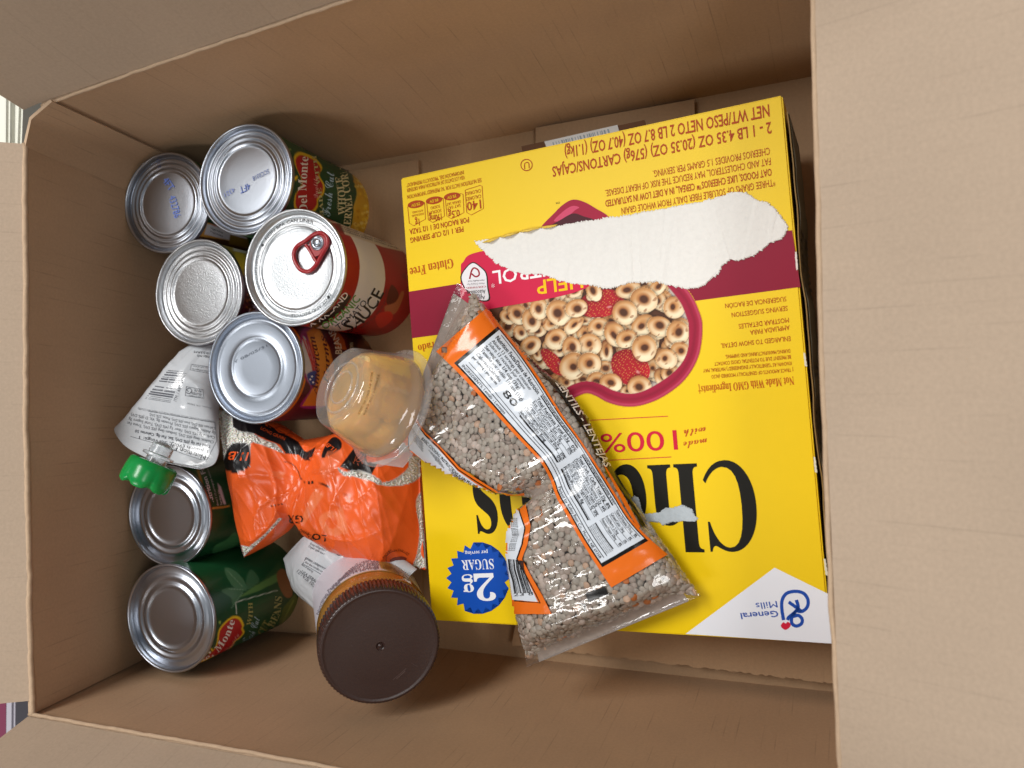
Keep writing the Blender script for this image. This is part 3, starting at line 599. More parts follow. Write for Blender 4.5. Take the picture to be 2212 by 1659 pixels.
# ================================================================== bags and pouches: closed tubes of film between two edges
def bag_mesh(rows, plane_pts, T, ns=150, nt=120, flat=.35, ex=.75, wr=None, lift=0.):
    """rows: (s, left px, right px); plane_pts(px)->3d mid plane point; T(s): thickness; flat: share of the thickness below the mid plane"""
    S = np.array([r[0] for r in rows]); L = plane_pts(np.array([r[1] for r in rows], float)); R = plane_pts(np.array([r[2] for r in rows], float)); up = plane_pts.n
    s = np.linspace(0, 1, ns)
    def sm(P):
        Q = np.stack([np.interp(s, S, P[:, k]) for k in range(3)], 1); k = np.array([1, 2, 3, 2, 1])/9.
        for _ in range(2):
            E_ = np.vstack([2*Q[:1]-Q[2:0:-1], Q, 2*Q[-1:]-Q[-2:-4:-1]]); Q2 = np.stack([np.convolve(E_[:, j], k, 'valid') for j in range(3)], 1); Q2[0], Q2[-1] = Q[0], Q[-1]; Q = Q2
        return Q
    L, R = sm(L), sm(R); th = np.linspace(0, 2*np.pi, nt, endpoint=False)
    cx = np.sign(np.cos(th))*np.abs(np.cos(th))**ex; cz = np.sign(np.sin(th))*np.abs(np.sin(th))**ex
    hz = np.where(cz > 0, cz*(1-flat), cz*flat); t = T(s)
    P = ((L+R)/2)[:, None]+((R-L)/2)[:, None]*cx[None, :, None]+up*(t[:, None]*hz[None])[..., None]
    P = P.reshape(-1, 3)
    if wr is not None:
        ss = np.repeat(s, nt); cc = np.tile(cx, ns); zz = np.tile(cz, ns); P = P+up[None]*(wr(ss, cc, P)*np.clip(zz+.25, 0, 1)*np.clip(np.repeat(t, nt)/max(t), .15, 1))[:, None]
    fc = grid_faces(ns, nt, wrap_m=True)+[tuple(range(nt))[::-1], tuple(range((ns-1)*nt, ns*nt))]
    return P, fc, (s, th, ns, nt)
class PlanePts:
    def __init__(s, o, n): s.p = Plane(o, n); s.n = s.p.n
    def __call__(s, px): return s.p.hit(px)[0]
def normals(P, ns, nt):
    G = P.reshape(ns, nt, 3); a = np.gradient(G, axis=0); b = np.roll(G, -1, 1)-np.roll(G, 1, 1); n = np.cross(a, b); n /= np.linalg.norm(n, axis=2)[..., None]+1e-12
    c = G.mean(1, keepdims=True); sgn = np.sign(((G-c)*n).sum((0, 1, 2))) or 1; return (n*sgn).reshape(-1, 3)

# ================================================================== yellow cereal carton
nA = np.array([-.1031, -.0449, .9937]); nA /= np.linalg.norm(nA)
cp = Plane(CAMP-nA*.46, nA)
CORN_PX = [(865, 385), (1690, 205), (1796, 1391), (932, 1340)]
Q4 = cp.hit(np.array(CORN_PX, float))[0]; TC = .078
carton = thing('cereal_carton', (*Q4.mean(0)[:2], 0), 'yellow cereal carton lying face up, its front torn white, upside down lettering', 'carton')
YEL = 'f2cc00'
bm = bmesh.new(); tv = [bm.verts.new(p) for p in Q4]; bv = [bm.verts.new(p-nA*TC) for p in Q4]
bm.faces.new(tv[::-1]); bm.faces.new(bv)
for i in range(4): bm.faces.new((tv[i], tv[(i+1) % 4], bv[(i+1) % 4], bv[i]))
bmesh.ops.recalc_face_normals(bm, faces=bm.faces[:]); bmesh.ops.bevel(bm, geom=bm.edges[:], offset=.0009, segments=3, affect='EDGES')
me = bpy.data.meshes.new('body'); bm.to_mesh(me); bm.free(); me.shade_smooth(); me.set_sharp_from_angle(angle=.7)
me.materials.append(plain('yellow_carton_board', YEL, .45, Specular_IOR_Level=.3, bump=.05, bscale=160, var=.015)); o = bpy.data.objects.new('body', me); COL.objects.link(o); attach(o, carton)
edge_r = [lerp(Q4[1], Q4[2], k) for k in np.linspace(.03, .995, 40)]; exr = (Q4[1]-Q4[0])/np.linalg.norm(Q4[1]-Q4[0])
def ribbon(name, A, B, mat, th, nrm, parent):
    A, B = np.asarray(A), np.asarray(B); n = len(A); V = np.vstack([A, B, A+nrm*th, B+nrm*th]); f = []
    for i in range(n-1): f += [(i, i+1, n+i+1, n+i), (2*n+i, 3*n+i, 3*n+i+1, 2*n+i+1), (i, 2*n+i, 2*n+i+1, i+1), (n+i, n+i+1, 3*n+i+1, 3*n+i)]
    return mesh(name, V, f, mat, parent, False)
wv = Waves(5, 20, 90, 1, seed=9)(np.linspace(0, 1, 40)[:, None])*.0006
ribbon('seam_flap', [p+exr*(.0004+.0012+w)-nA*.0022 for p, w in zip(edge_r, wv)], [p+exr*(.0004+.0012+w)-nA*.06 for p, w in zip(edge_r, wv)], plain('carton_seam', '8a6a2e', .6, var=.15), .0006, exr, carton)
ribbon('seam_flap', [p+exr*(.0024+w*1.6)-nA*.0055 for p, w in zip(edge_r, wv)], [p+exr*(.0024+w*1.6)-nA*.07 for p, w in zip(edge_r, wv)], plain('carton_side', '6b6650', .6, var=.15), .0006, exr, carton)
# printing on the side: rows of small facts boxes
sp = Print('side_facts', carton, None); u = (Q4[2]-Q4[1])/np.linalg.norm(Q4[2]-Q4[1]); Ls = np.linalg.norm(Q4[2]-Q4[1])
for i in range(64):
    k = i/64*Ls*.9+.014
    for d0, d1, w in ((.010, .016+.02*random.random(), .0022), (.042, .05+.015*random.random(), .0022)):
        A = Q4[1]+u*k+exr*.0032-nA*d0; B = A-nA*(d1-d0); sp._add(np.array([A, A+u*w, B+u*w, B]), [(0, 1, 2, 3)], '1d1c18')
sp.build(INK)

def tilt(pts): return [tuple(p) for p in pts]
pb_ = Print('colour_bands', carton, cp, .00010)
pb_.poly(C3((135, 1043), (1990, 745), (2030, 1020), (150, 1268)), '8c1230', 0)
pb_.poly(C5((355, 1417), (770, 1108), (1030, 1235), (1036, 1462)), 'e9ebf2', 0, .00012)
pb_.poly(spline(CK((35, 25), (55, -40), (150, -118), (560, -190), (1190, -330), (1230, -100), (1120, 190), (310, 365), (60, 395)), 60, True), 'cf1c46', 0, .00042)
pb_.build(CARD_INK)
# bowl picture (flat print): colours worked out point by point
K = np.stack(np.meshgrid(np.arange(60, 2160, 7.), np.arange(60, 1245, 7.), indexing='ij'), -1); kn = K.shape[:2]; KP = K.reshape(-1, 2)
yel = np.array(lin(YEL)); C = np.tile(yel, (len(KP), 1)); A = np.zeros(len(KP))
def ell(c, rx, ry, rot=0):
    d = KP-np.array(c); k, s = math.cos(math.radians(rot)), math.sin(math.radians(rot)); return np.hypot((d[:, 0]*k+d[:, 1]*s)/rx, (-d[:, 0]*s+d[:, 1]*k)/ry)
sp1, sp2, sp3 = Waves(14, .02, .09, 2, seed=21), Waves(10, .05, .2, 2, seed=22), Waves(8, .004, .02, 2, seed=23)
def over(m, col, a=1.):
    m = (np.clip(m, 0, 1)*a)[:, None]; C[:] = C*(1-m)+(np.asarray(col) if np.asarray(col).ndim == 2 else np.array(col))*m
HEART = spline([(978, -581), (1250, -350), (1700, -110), (2000, 180), (2118, 400), (2142, 560), (2105, 790), (1985, 990), (1800, 1135), (1610, 1212), (1450, 1222), (1310, 1186), (1210, 1132), (1130, 1108), (1050, 1135), (930, 1190), (740, 1200), (480, 1120), (250, 950), (100, 700), (80, 450), (200, 150), (500, -150)], 140, True)
hs_ = sdf(KP, HEART); rb = 1+hs_/680.; over(-hs_/8., lin('a31a3c')); over(np.exp(-((hs_+22)/11)**2), lin('d0506e'), .6); over(np.exp(-((hs_+70)/16)**2), lin('7d0f2a'), .5)
inb = np.clip((-hs_-112+12*sp3(KP))/8., 0, 1)
over(inb, lin('5a3420')); over(inb*smooth(-210, -120, hs_)*smooth(900, 1900, KP[:, 0]), lin('ded2c6'))
straw = [((1255, 320), 205, 122, -12), ((1510, 880), 185, 150, 38), ((835, 830), 150, 62, 50)]
rings = [(440, 440, 45, 70), (640, 300, 60, 50), (560, 570, 60, 65), (700, 560, 45, 70), (820, 500, 60, 60), (1030, 220, 60, 38), (1100, 470, 72, 38), (1000, 590, 70, 50), (1120, 580, 55, 62), (900, 720, 62, 48), (1750, 290, 55, 72), (1860, 640, 55, 60), (1300, 740, 88, 62), (1700, 880, 50, 72), (1780, 970, 72, 52), (1855, 930, 62, 62), (1290, 890, 58, 72), (1450, 1045, 36, 40), (1100, 985, 48, 62), (950, 1010, 60, 60), (1660, 640, 60, 60), (1340, 470, 70, 45), (1540, 480, 62, 66), (830, 280, 75, 50), (1480, 1080, 50, 36), (700, 760, 50, 50), (600, 330, 50, 44),
 (530, 415, 80, 87), (650, 470, 66, 88), (715, 365, 62, 76), (890, 400, 96, 102), (1015, 510, 86, 66), (1235, 525, 62, 76), (1190, 205, 82, 52), (1490, 200, 88, 62), (1750, 175, 76, 48), (1630, 290, 96, 100), (1890, 355, 80, 90), (1460, 400, 90, 97), (1620, 510, 90, 96), (1765, 520, 70, 96), (865, 630, 80, 76), (640, 690, 80, 88), (1155, 680, 78, 82), (995, 705, 82, 88), (1375, 590, 95, 96), (1475, 630, 76, 86), (1920, 570, 84, 92), (1950, 740, 62, 82), (1820, 800, 68, 92), (1010, 865, 90, 98), (1155, 845, 78, 82), (1220, 1010, 78, 78), (1340, 1010, 78, 72), (1040, 360, 80, 90), (1590, 1045, 82, 78)]
def draw_straw(sx):
    (x, y), a_, b_, r_ = sx; e = ell((x, y), a_, b_, r_); k = np.clip((1-e)/.03, 0, 1)*inb; sh = np.clip(.75-.5*e*((KP[:, 0]-x)*-.4+(KP[:, 1]-y)*-.5)/a_, .3, 1.1)[:, None]; over(np.exp(-np.clip(e-1, 0, 9)/.1)*inb*(e > 1), lin('2a120c'), .6); over(k, np.array(lin('c41e2c'))*sh)
    seeds = np.clip((np.sin(KP[:, 0]*.17+np.sin(KP[:, 1]*.12))*np.sin(KP[:, 1]*.21+KP[:, 0]*.05)-.72)/.1, 0, 1); over(k*seeds*(e < .92), lin('e8a050'), .8); hl = ell((x+a_*.35, y+b_*.25), a_*.14, b_*.1, r_); over(k*np.clip((1-hl), 0, 1), lin('f0b0b0'), .8)
def draw_ring(x, y, a_, b_):
    a_, b_ = a_*1.27, b_*1.27
    rot = random.uniform(-90, 90); sq = random.choice((1, 1, .95, .85, .72)); b_ = b_*sq; e = ell((x, y), a_, b_, rot); e = e*(1+.035*sp3(KP*2.5)); h = random.uniform(.30, .42); eh = ell((x+a_*random.uniform(-.12, .12), y+b_*random.uniform(-.1, .1)), a_*h, b_*h*random.uniform(.7, 1.1), rot)
    over(np.exp(-np.clip(e-1, 0, 9)/.10)*inb*(e > 1), lin('1e0f08'), .75)
    k = np.clip((1-e)/.05, 0, 1)*inb; lit = np.clip(.62+.42*((KP[:, 0]-x)*.35+(KP[:, 1]-y)*.75)/b_+.10*sp1(KP)+.25*np.exp(-((e-.66)/.22)**2)-.1, 0, 1)[:, None]
    c0, c1, c2 = np.array(lin('7d4524')), np.array(lin('cf9860')), np.array(lin('fbeac4')); cc = np.where(lit < .5, c0+(c1-c0)*lit*2, c1+(c2-c1)*(lit*2-1)); over(k, cc)
    over(k*np.clip((sp2(KP)-.7)/.2, 0, 1), lin('9a5a30'), .7); over(np.clip((1.5-eh)/.6, 0, 1)*k, lin('a8683a'), .75); over(np.clip((1-eh)/.35, 0, 1)*k, lin('54301e'))
for _ in range(70):
    w_, q_ = random.uniform(0, 6.28), math.sqrt(random.random()); draw_ring(1200+800*q_*math.cos(w_), 560+560*q_*math.sin(w_), random.uniform(66, 82), random.uniform(60, 78))
for i, r_ in enumerate(rings):
    if i == 27:
        for sx in straw: draw_straw(sx)
    draw_ring(*r_)
for r_ in ((1630, 710, 90, 97), (1190, 205, 82, 52)): draw_ring(*r_)
keep = hs_ < 2
px = np.array([CK(x, y) for x, y in KP]); P3, _, _ = cp.hit(px); P3 = P3+nA*.00025
fcs = [tuple(reversed(f)) for f in grid_faces(*kn) if keep[list(f)].all()]
used = sorted({i for f in fcs for i in f}); mp_ = {o: i for i, o in enumerate(used)}
mesh('bowl_picture', P3[used], [tuple(mp_[i] for i in f) for f in fcs], CARD_INK, carton, False, cols=C[used])
# spoon-like red shape over the torn part
sx = Print('red_emblem', carton, cp, .00032)
g_ = crop(1400, 400, 1.7015)
sx.poly(spline(g_((1240, 870), (1340, 740), (1400, 685), (1455, 658), (1520, 668), (1600, 710), (1700, 790), (1500, 860)), 40, True), 'a3173a', 0); sx.poly(spline(g_((1330, 800), (1400, 730), (1455, 700), (1500, 710), (1470, 730), (1400, 790)), 30, True), 'd04a6c', 0, .00036); sx.poly(spline(g_((1290, 850), (1380, 790), (1460, 750), (1530, 770), (1600, 800), (1450, 850)), 30, True), '4a1420', 0, .0004)
sx.build(CARD_INK)
# lettering
RB, OR = 'b04208', 'c05a08'
t1 = Print('lettering', carton, cp, .0003)
def ct(s, a, b, cap, col=RB, st=None, f=C3, pr=None, off=None):
    k = (f(1, 0)[0]-f(0, 0)[0]); (pr or t1).text(s, [f(*a), f(*b)], cap*k, col, st, flat=True, off=off)
ct('NET WT/PESO NETO 2 LB 8.7 OZ (40.7 OZ) (1.1kg)', (1877, 137), (888, 347), 58, st='bold'); ct('2 - 1 LB 4.35 OZ (20.35 OZ) (576g) CARTONS/CAJAS', (1887, 222), (828, 440), 54, st='bold')
for s, a, b in (('CHEERIOS PROVIDES 1.5 GRAMS PER SERVING.', (1880, 345), (1315, 458)), ('FAT AND CHOLESTEROL, MAY REDUCE THE RISK OF HEART DISEASE.', (1884, 395), (1085, 552)), ('OAT FOODS, LIKE CHEERIOS\u2122 CEREAL, IN A DIET LOW IN SATURATED', (1889, 447), (1085, 602)), ('*THREE GRAMS OF SOLUBLE FIBER DAILY FROM WHOLE GRAIN', (1906, 497), (1163, 638))): ct(s, a, b, 34, st='bold')
for s, a, b, c_ in (('SEE NUTRITION FACTS FOR "AS PREPARED" INFORMATION', (486, 493), (127, 577), 19), ('VEA LOS DATOS DE NUTRICI\u00d3N PARA OBTENER', (405, 480), (125, 545), 18), ('INFORMACI\u00d3N DEL "PRODUCTO PREPARADO"', (400, 456), (125, 520), 18), ('POR RACI\u00d3N DE 1 1/2 TAZA', (425, 682), (138, 742), 25), ('PER 1 1/2 CUP SERVING', (398, 727), (142, 783), 25), ('140', (483, 597), (415, 611), 42), ('CALORIES', (484, 572), (410, 588), 17), ('CALOR\u00cdAS', (484, 546), (410, 562), 16), ('0.5g', (380, 645), (325, 657), 32), ('SAT FAT', (385, 618), (320, 632), 14), ('GRASA SAT', (387, 600), (318, 614), 13), ('190mg', (292, 664), (233, 677), 32), ('SODIUM', (292, 642), (232, 655), 15), ('SODIO', (285, 622), (240, 632), 14), ('1g', (185, 690), (165, 695), 32), ('ADDED SUGARS', (208, 660), (150, 672), 10), ('AZ\u00daCARES', (205, 645), (152, 656), 9)): ct(s, a, b, c_, st='bold' if c_ > 20 else None)
ct('Gluten Free', (347, 882), (138, 930), 44, OR, 'serif'); ct('dorado', (300, 1275), (178, 1302), 36, OR, 'serif')
for s, a, b in (('SUGERENCIA DE RACI\u00d3N', (1960, 1066), (1665, 1101)), ('SERVING SUGGESTION', (1966, 1111), (1696, 1145)), ('MOSTRAR DETALLES', (1972, 1168), (1730, 1200)), ('AMPLIADA PARA', (1976, 1204), (1785, 1230)), ('ENLARGED TO SHOW DETAIL', (1980, 1258), (1644, 1294))): ct(s, a, b, 23)
for s, a, b in (('DURING MANUFACTURING AND SHIPPING.', (842, 88), (540, 116)), ('BE PRESENT DUE TO POTENTIAL CROSS CONTACT', (845, 116), (489, 150)), ('KNOWN AS "GENETICALLY ENGINEERED") MATERIAL MAY', (848, 146), (437, 182)), ('\u2020 TRACE AMOUNTS OF GENETICALLY MODIFIED (ALSO', (858, 176), (475, 210))): ct(s, a, b, 17, f=C5)
ct('Not Made With GMO Ingredients\u2020', (858, 217), (412, 263), 37, OR, 'serif', C5)
for (u0, v0), (u1, v1), (u2, v2), (u3, v3) in (((490, 533), (408, 552), (416, 672), (497, 652)), ((398, 572), (312, 590), (320, 690), (402, 672)), ((302, 592), (222, 612), (230, 708), (308, 690)), ((212, 612), (130, 632), (138, 724), (216, 704))):
    q_ = C3((u0, v0), (u0-10, v0-4), (u1+10, v1-4), (u1, v1), (u3-8, v3)[:0] or (u2, v2-12), (u2+22, v2), (u3-22, v3), (u3, v3-12), (u0, v0)); t1.line(q_, 1.1, RB, cell=0 or 50)
for c_ in ((345, 582), (258, 601), (170, 620)): t1.poly(ellipse(C3(*c_), 18, 8, -10), RB, 0)
ct('3% DV', (365, 573), (322, 583), 13, YEL, 'bold', off=.0004); ct('8% DV', (278, 592), (236, 602), 13, YEL, 'bold', off=.0004); ct('2% DV', (190, 611), (148, 621), 13, YEL, 'bold', off=.0004)
cu = np.array(C3(705, 430)); t1.line([tuple(cu+12.2*np.array((math.cos(w), math.sin(w)))) for w in np.linspace(0, 6.2832, 41)], 1.8, RB, cell=50); ct('U', (718, 413), (692, 418), 32, RB)
ct('TM', (866, 606), (848, 610), 9, '3a2a10', 'bold')
t1.build(CARD_INK)
t2 = Print('title_lettering', carton, cp, .00028); BK = '15130c'
for ch, xa, xb in (('C', 1625, 1515), ('h', 1505, 1398), ('e', 1390, 1316), ('e', 1308, 1240), ('r', 1234, 1184), ('i', 1178, 1152), ('o', 1146, 1074), ('s', 1067, 1018)): t2.text(ch, [(xa, 996+(1625-xa)*.04), (xb, 996+(1625-xb)*.04)], 192, BK, 'serif', flat=True, res=6)
t2.build(CARD_INK)
t3 = Print('claim_lettering', carton, cp, .0003); RD = 'd01a3a'
t3.text('100%', [(1461, 929), (1297, 938)], 42, RD, flat=True, res=5); t3.line([(1443, 899), (1270, 908)], 1.3, RD, cell=0 or 99); t3.line([(1450, 987), (1280, 996)], 1.3, RD, cell=99)
ct('made', (455, 505), (343, 522), 34, 'c4501e', 'script', C5, t3); ct('with', (447, 452), (345, 466), 34, 'c4501e', 'script', C5, t3); t3.build(CARD_INK)
t4 = Print('sugar_badge', carton, cp, .00018); bc = np.array(CE(613, 1430)); n_ = 22
t4.poly([tuple(bc+np.array((math.cos(i*math.pi/n_), math.sin(i*math.pi/n_)))*(69, 58)[i % 2]*np.array((1, 1.13))) for i in range(2*n_)], '0f4fb5', 0)
ct('SUGAR', (722, 1291), (492, 1301), 72, 'eef1f8', 'serif', CE, t4, .0003); ct('per serving', (684, 1229), (518, 1237), 26, 'eef1f8', 'serif', CE, t4, .0003); ct('2', (723, 1393), (578, 1398), 188, 'f3f4f8', 'serif', CE, t4, .0003); ct('g', (577, 1440), (497, 1444), 130, 'f3f4f8', 'serif', CE, t4, .0003); t4.build(CARD_INK)
t5 = Print('maker_emblem', carton, cp, .00026); BL = '1a4aa8'
for pth in (((812, 1352), (804, 1300), (806, 1258), (826, 1228), (866, 1218), (905, 1227), (926, 1258), (922, 1292), (896, 1312), (866, 1306)), ((872, 1258), (880, 1290), (868, 1312), (838, 1338), (830, 1352)), ((836, 1268), (870, 1292), (896, 1312)), ((868, 1312), (850, 1340), (852, 1368), (872, 1380), (896, 1368), (898, 1346), (880, 1330), (856, 1336))): t5.line(spline(C5(*pth), 40), 7.2, BL, cell=99)
hc = C5((800, 1375), (812, 1362), (822, 1368), (832, 1360), (845, 1370), (842, 1384), (822, 1398), (804, 1388)); t5.poly(spline(hc, 30, True), 'd01f3c', 0)
ct('General', (785, 1308), (610, 1320), 29, BL, 'bold', C5, t5); ct('Mills', (779, 1263), (680, 1273), 30, BL, None, C5, t5); t5.build(CARD_INK)
t6 = Print('health_badge', carton, cp, .00046)
t6.poly(spline(CK((30, 90), (75, 10), (140, -40), (210, 0), (262, 60), (275, 180), (288, 290), (200, 300), (120, 240), (60, 180)), 40, True), '26140f', 0, .00045); t6.poly(spline(CK((42, 92), (80, 18), (140, -30), (205, 8), (252, 64), (264, 180), (275, 282), (200, 288), (126, 232), (70, 178)), 40, True), 'ece9ec', 0, .0005)
t6.line(spline(CK((112, 108), (128, 40), (150, 12), (185, 30), (195, 70), (165, 88), (128, 62)), 30), 3.4, '9c1c2c', .00055, 99)
for s, a, b, c_, cl in (('Heart-Healthy Food', (240, 112), (100, 122), 14, '555'), ('Meets Criteria For', (240, 138), (90, 148), 16, '555'), ('CERTIFIED', (255, 166), (80, 180), 14, 'c'), ('Association', (250, 200), (90, 215), 34, 'k'), ('Heart', (215, 232), (120, 243), 30, 'k'), ('American', (245, 254), (110, 270), 30, 'k')): ct(s, a, b, c_, {'555': '6a5a60', 'c': 'b02a3c', 'k': '1c1414'}[cl], 'bold', CK, t6, .00056)
ct('CONTROL', (1130, -95), (308, 42), 122, 'f4f2f2', 'bold', CK, t6, .0005); ct('*', (325, 120), (296, 125), 60, 'f4d8dc', None, CK, t6, .0005); ct('HELP', (1090, 62), (690, 126), 122, 'f3c400', 'bold', CK, t6, .0005)
t6.build(CARD_INK)
# torn away face: ragged grey board, its lifted paper rim
def ragged(pts, amp, step=1.6, seed=5):
    A = np.asarray(pts, float); out = []; r = np.random.default_rng(seed)
    for a, b in zip(A, np.roll(A, -1, 0)):
        n = max(1, int(np.linalg.norm(b-a)/step)); nn = np.array([-(b-a)[1], (b-a)[0]])/(np.linalg.norm(b-a)+1e-9)
        for k in range(n): out.append(a+(b-a)*k/n+nn*r.normal()*amp*(.4 if k == 0 else 1))
    return np.array(out)
TORN = C3((450, 800), (560, 786), (640, 765), (720, 745), (780, 735), (860, 725), (950, 705), (1050, 695), (1100, 680), (1150, 680), (1250, 660), (1350, 645), (1450, 625), (1550, 610), (1650, 580), (1690, 565), (1740, 560), (1780, 570), (1820, 600), (1870, 610), (1910, 640), (1945, 690), (1975, 730), (1960, 760), (1940, 790), (1880, 810), (1850, 840), (1800, 870), (1740, 890), (1690, 890), (1655, 915), (1640, 950), (1600, 980), (1580, 1000), (1540, 1025), (1480, 1030), (1400, 1015), (1330, 995), (1290, 1000), (1200, 1000), (1130, 1025), (1080, 1030), (1030, 1015), (980, 1010), (920, 1005), (850, 985), (780, 960), (700, 960), (640, 945), (600, 925), (550, 900), (520, 870), (480, 830))
def torn(name, pts, amp, zoff, mat, seed=5):
    R_ = ragged(pts, amp, seed=seed); P, _, _ = cp.hit(R_); bm = bmesh.new(); n = len(P)
    c2 = np.mean(R_, 0); vo = [bm.verts.new(p+nA*(zoff-.0003)) for p in P]; vi = [bm.verts.new(q+nA*(zoff+.0004*RNG.random())) for q in cp.hit(R_+(c2-R_)/np.linalg.norm(c2-R_, axis=1)[:, None]*2.2)[0]]
    for i in range(n): bm.faces.new((vo[i], vo[(i+1) % n], vi[(i+1) % n], vi[i]))
    f = bm.faces.new(vi); bmesh.ops.triangulate(bm, faces=[f]); bmesh.ops.recalc_face_normals(bm, faces=bm.faces[:])
    me = bpy.data.meshes.new(name); bm.to_mesh(me); bm.free(); me.materials.append(mat); o = bpy.data.objects.new(name, me); COL.objects.link(o); attach(o, carton)
torn('torn_patch', TORN, 1.25, .0007, BUFF)
torn('torn_scrape', C5((100, 790), (118, 770), (135, 780), (150, 850), (170, 858), (230, 850), (262, 828), (300, 828), (340, 814), (388, 836), (396, 862), (416, 880), (400, 893), (340, 890), (290, 896), (250, 912), (230, 896), (170, 892), (140, 880)), .7, .0006, plain('scraped_board', 'b9c2c8', .9, bump=.6, bscale=500, var=.12), 8)
def flake(a, b, lift, seed):
    r = np.random.default_rng(seed); a, b = np.array(a), np.array(b); n = 10; dv = (b-a); nv = np.array([dv[1], -dv[0]])/np.linalg.norm(dv); nv = nv if nv[1] > 0 else -nv; G = []
    for i in range(n+1):
        t = i/n; w = 6.5*math.sin(math.pi*t)**.7*(.7+.5*r.random())
        for k in range(5):
            q = k/4; base = a+dv*t+nv*(w*(q-.15)); p = cp.hit(base[None])[0][0]; G.append(p+nA*(.0008+lift*math.sin(q*2.2)*math.sin(math.pi*t)))
    o = mesh('lifted_flake', G, grid_faces(n+1, 5), FLAKE, carton, True); o.modifiers.new('thickness', 'SOLIDIFY').thickness = .0003
FLAKE = plain('peeled_yellow_print', 'e6c452', .5, var=.1)
for k_, (a_, b_, l_) in enumerate((((1044, 524), (1080, 512), .0026), ((1082, 512), (1122, 501), .0034), ((1124, 500), (1168, 492), .0030), ((1170, 491), (1205, 486), .0022))): flake(a_, b_, l_, k_)
wear = Print('edge_wear', carton, cp, .00035)
for a, b in (((905, 105), (915, 170)), ((952, 590), (962, 665)), ((1000, 1065), (1012, 1145))): wear.poly(ragged(C5(a, (a[0]+9, a[1]+5), (b[0]+7, b[1]), (b[0]-4, b[1]-4)), .5, 2.), 'dcd6c0', 0)
wear.poly(ragged(C3((2003, 852), (2012, 850), (2018, 935), (2010, 940)), .4, 2.), 'e2d8d0', 0); wear.build(CARD_INK)

# ================================================================== peanut butter jar, tipped against the lower wall
def on_ray(u, v, depth): return CAMP+ray(u, v)/F*depth
jl = on_ray(822, 1397, .489); view = CAMP-jl; view /= np.linalg.norm(view)
idn = RW@np.array([.30, -1., 0]); idn -= idn.dot(view)*view; idn /= np.linalg.norm(idn)
ja = view*math.cos(math.radians(25))+idn*math.sin(math.radians(25)); jf = frame(ja, (1, 0, 0)); RJ = .0383; HJ = .118
jar = thing('jar', (*(jl-ja*HJ)[:2], 0), 'peanut butter jar with dark brown ribbed lid leaning on the lower wall', 'jar')
def ribs(i, r, th): return r*(1+.030*(np.abs(np.sin(th*45))-.5)) if 1 <= i <= 3 else np.full_like(th, r)
V, f = lathe([(RJ*.97, -.0175), (RJ, -.0168), (RJ*1.004, -.009), (RJ*.998, -.0022), (RJ*.985, -.0006), (RJ*.965, 0), (RJ*.94, -.0001), (RJ*.92, -.0004), (RJ*.90, -.0005), (RJ*.6, -.0005), (RJ*.2, -.0006), (RJ*.075, -.0006), (RJ*.065, -.0013), (RJ*.045, -.0015), (RJ*.04, -.0008), (RJ*.02, -.0004), (.0002, -.0003)], jl, jf, 480, ribs)
LIDB = plain('dark_brown_plastic', '3b2925', .30, bump=.12, bscale=700, var=.12); mesh('lid', V, f, LIDB, jar, 60)
Lb = RJ*.985
sc_p = Print('scuff_mark', jar, Plane(jl-ja*.0005, ja), .00012)
for a_, b_, w_ in (((1030, 1300), (1140, 1205), 1.1), ((1060, 1290), (1130, 1228), 1.6), ((800, 890), (806, 905), .8), ((690, 1010), (700, 1030), .6), ((1180, 1160), (1230, 1190), .5)): sc_p.line(CJ(a_, b_), w_, '5c4a46')
sc_p.build(LIDB if False else INK)
V, f = lathe([(Lb*.93, -.012), (Lb*.95, -.019), (Lb*.985, -.023), (Lb*1.0, -.028), (Lb, -.06), (Lb, -HJ+.008), (Lb*.95, -HJ+.002), (Lb*.85, -HJ), (.001, -HJ+.002)], jl, jf, 120)
PB, nt, p_ = new_mat('peanut_butter_in_plastic'); p_.inputs['Roughness'].default_value = .12; p_.inputs['Coat Weight'].default_value = .6
tc = N(nt, 'ShaderNodeTexCoord'); nz = N(nt, 'ShaderNodeTexNoise', Scale=70.0, Detail=4.0); nt.links.new(tc.outputs['Object'], nz.inputs[0]); cr = N(nt, 'ShaderNodeValToRGB'); cr.color_ramp.elements[0].color = (*lin('7d4a18'), 1); cr.color_ramp.elements[1].color = (*lin('bd8a44'), 1); nt.links.new(nz.outputs['Fac'], cr.inputs[0]); nt.links.new(cr.outputs[0], p_.inputs['Base Color'])
mesh('body', V, f, PB, jar, 60)
th = np.linspace(0, 2*np.pi, 240, endpoint=False); v = np.linspace(.034, HJ-.012, 60); TT, VV = [q.ravel() for q in np.meshgrid(th, v, indexing='ij')]
Nn = np.outer(np.cos(TT), jf[0])+np.outer(np.sin(TT), jf[1]); P = jl+Nn*Lb*1.006-np.outer(VV, ja); fc = [tuple(reversed(q)) for q in grid_faces(240, 60, wrap_n=True)]
col = np.ones((len(P), 4)); col[:, :3] = lin('d6d2dc'); col[VV < .0355, :3] = lin('a98a4c'); pxs = topx(P)
paint(pxs, col, [(spline(CJ((920, 330), (1010, 350), (1120, 410), (1210, 520), (1290, 640), (1200, 560), (1090, 470), (990, 410), (930, 385)), 40, True), 'a8854a')], mask=((CAMP-P)*Nn).sum(1) > 0)
lb = mesh('paper_label', P, fc, INK_PAPER, jar, True, cols=col[:, :3]); sf = Surf(P, fc); p = Print('lettering', lb, sf, .0002)
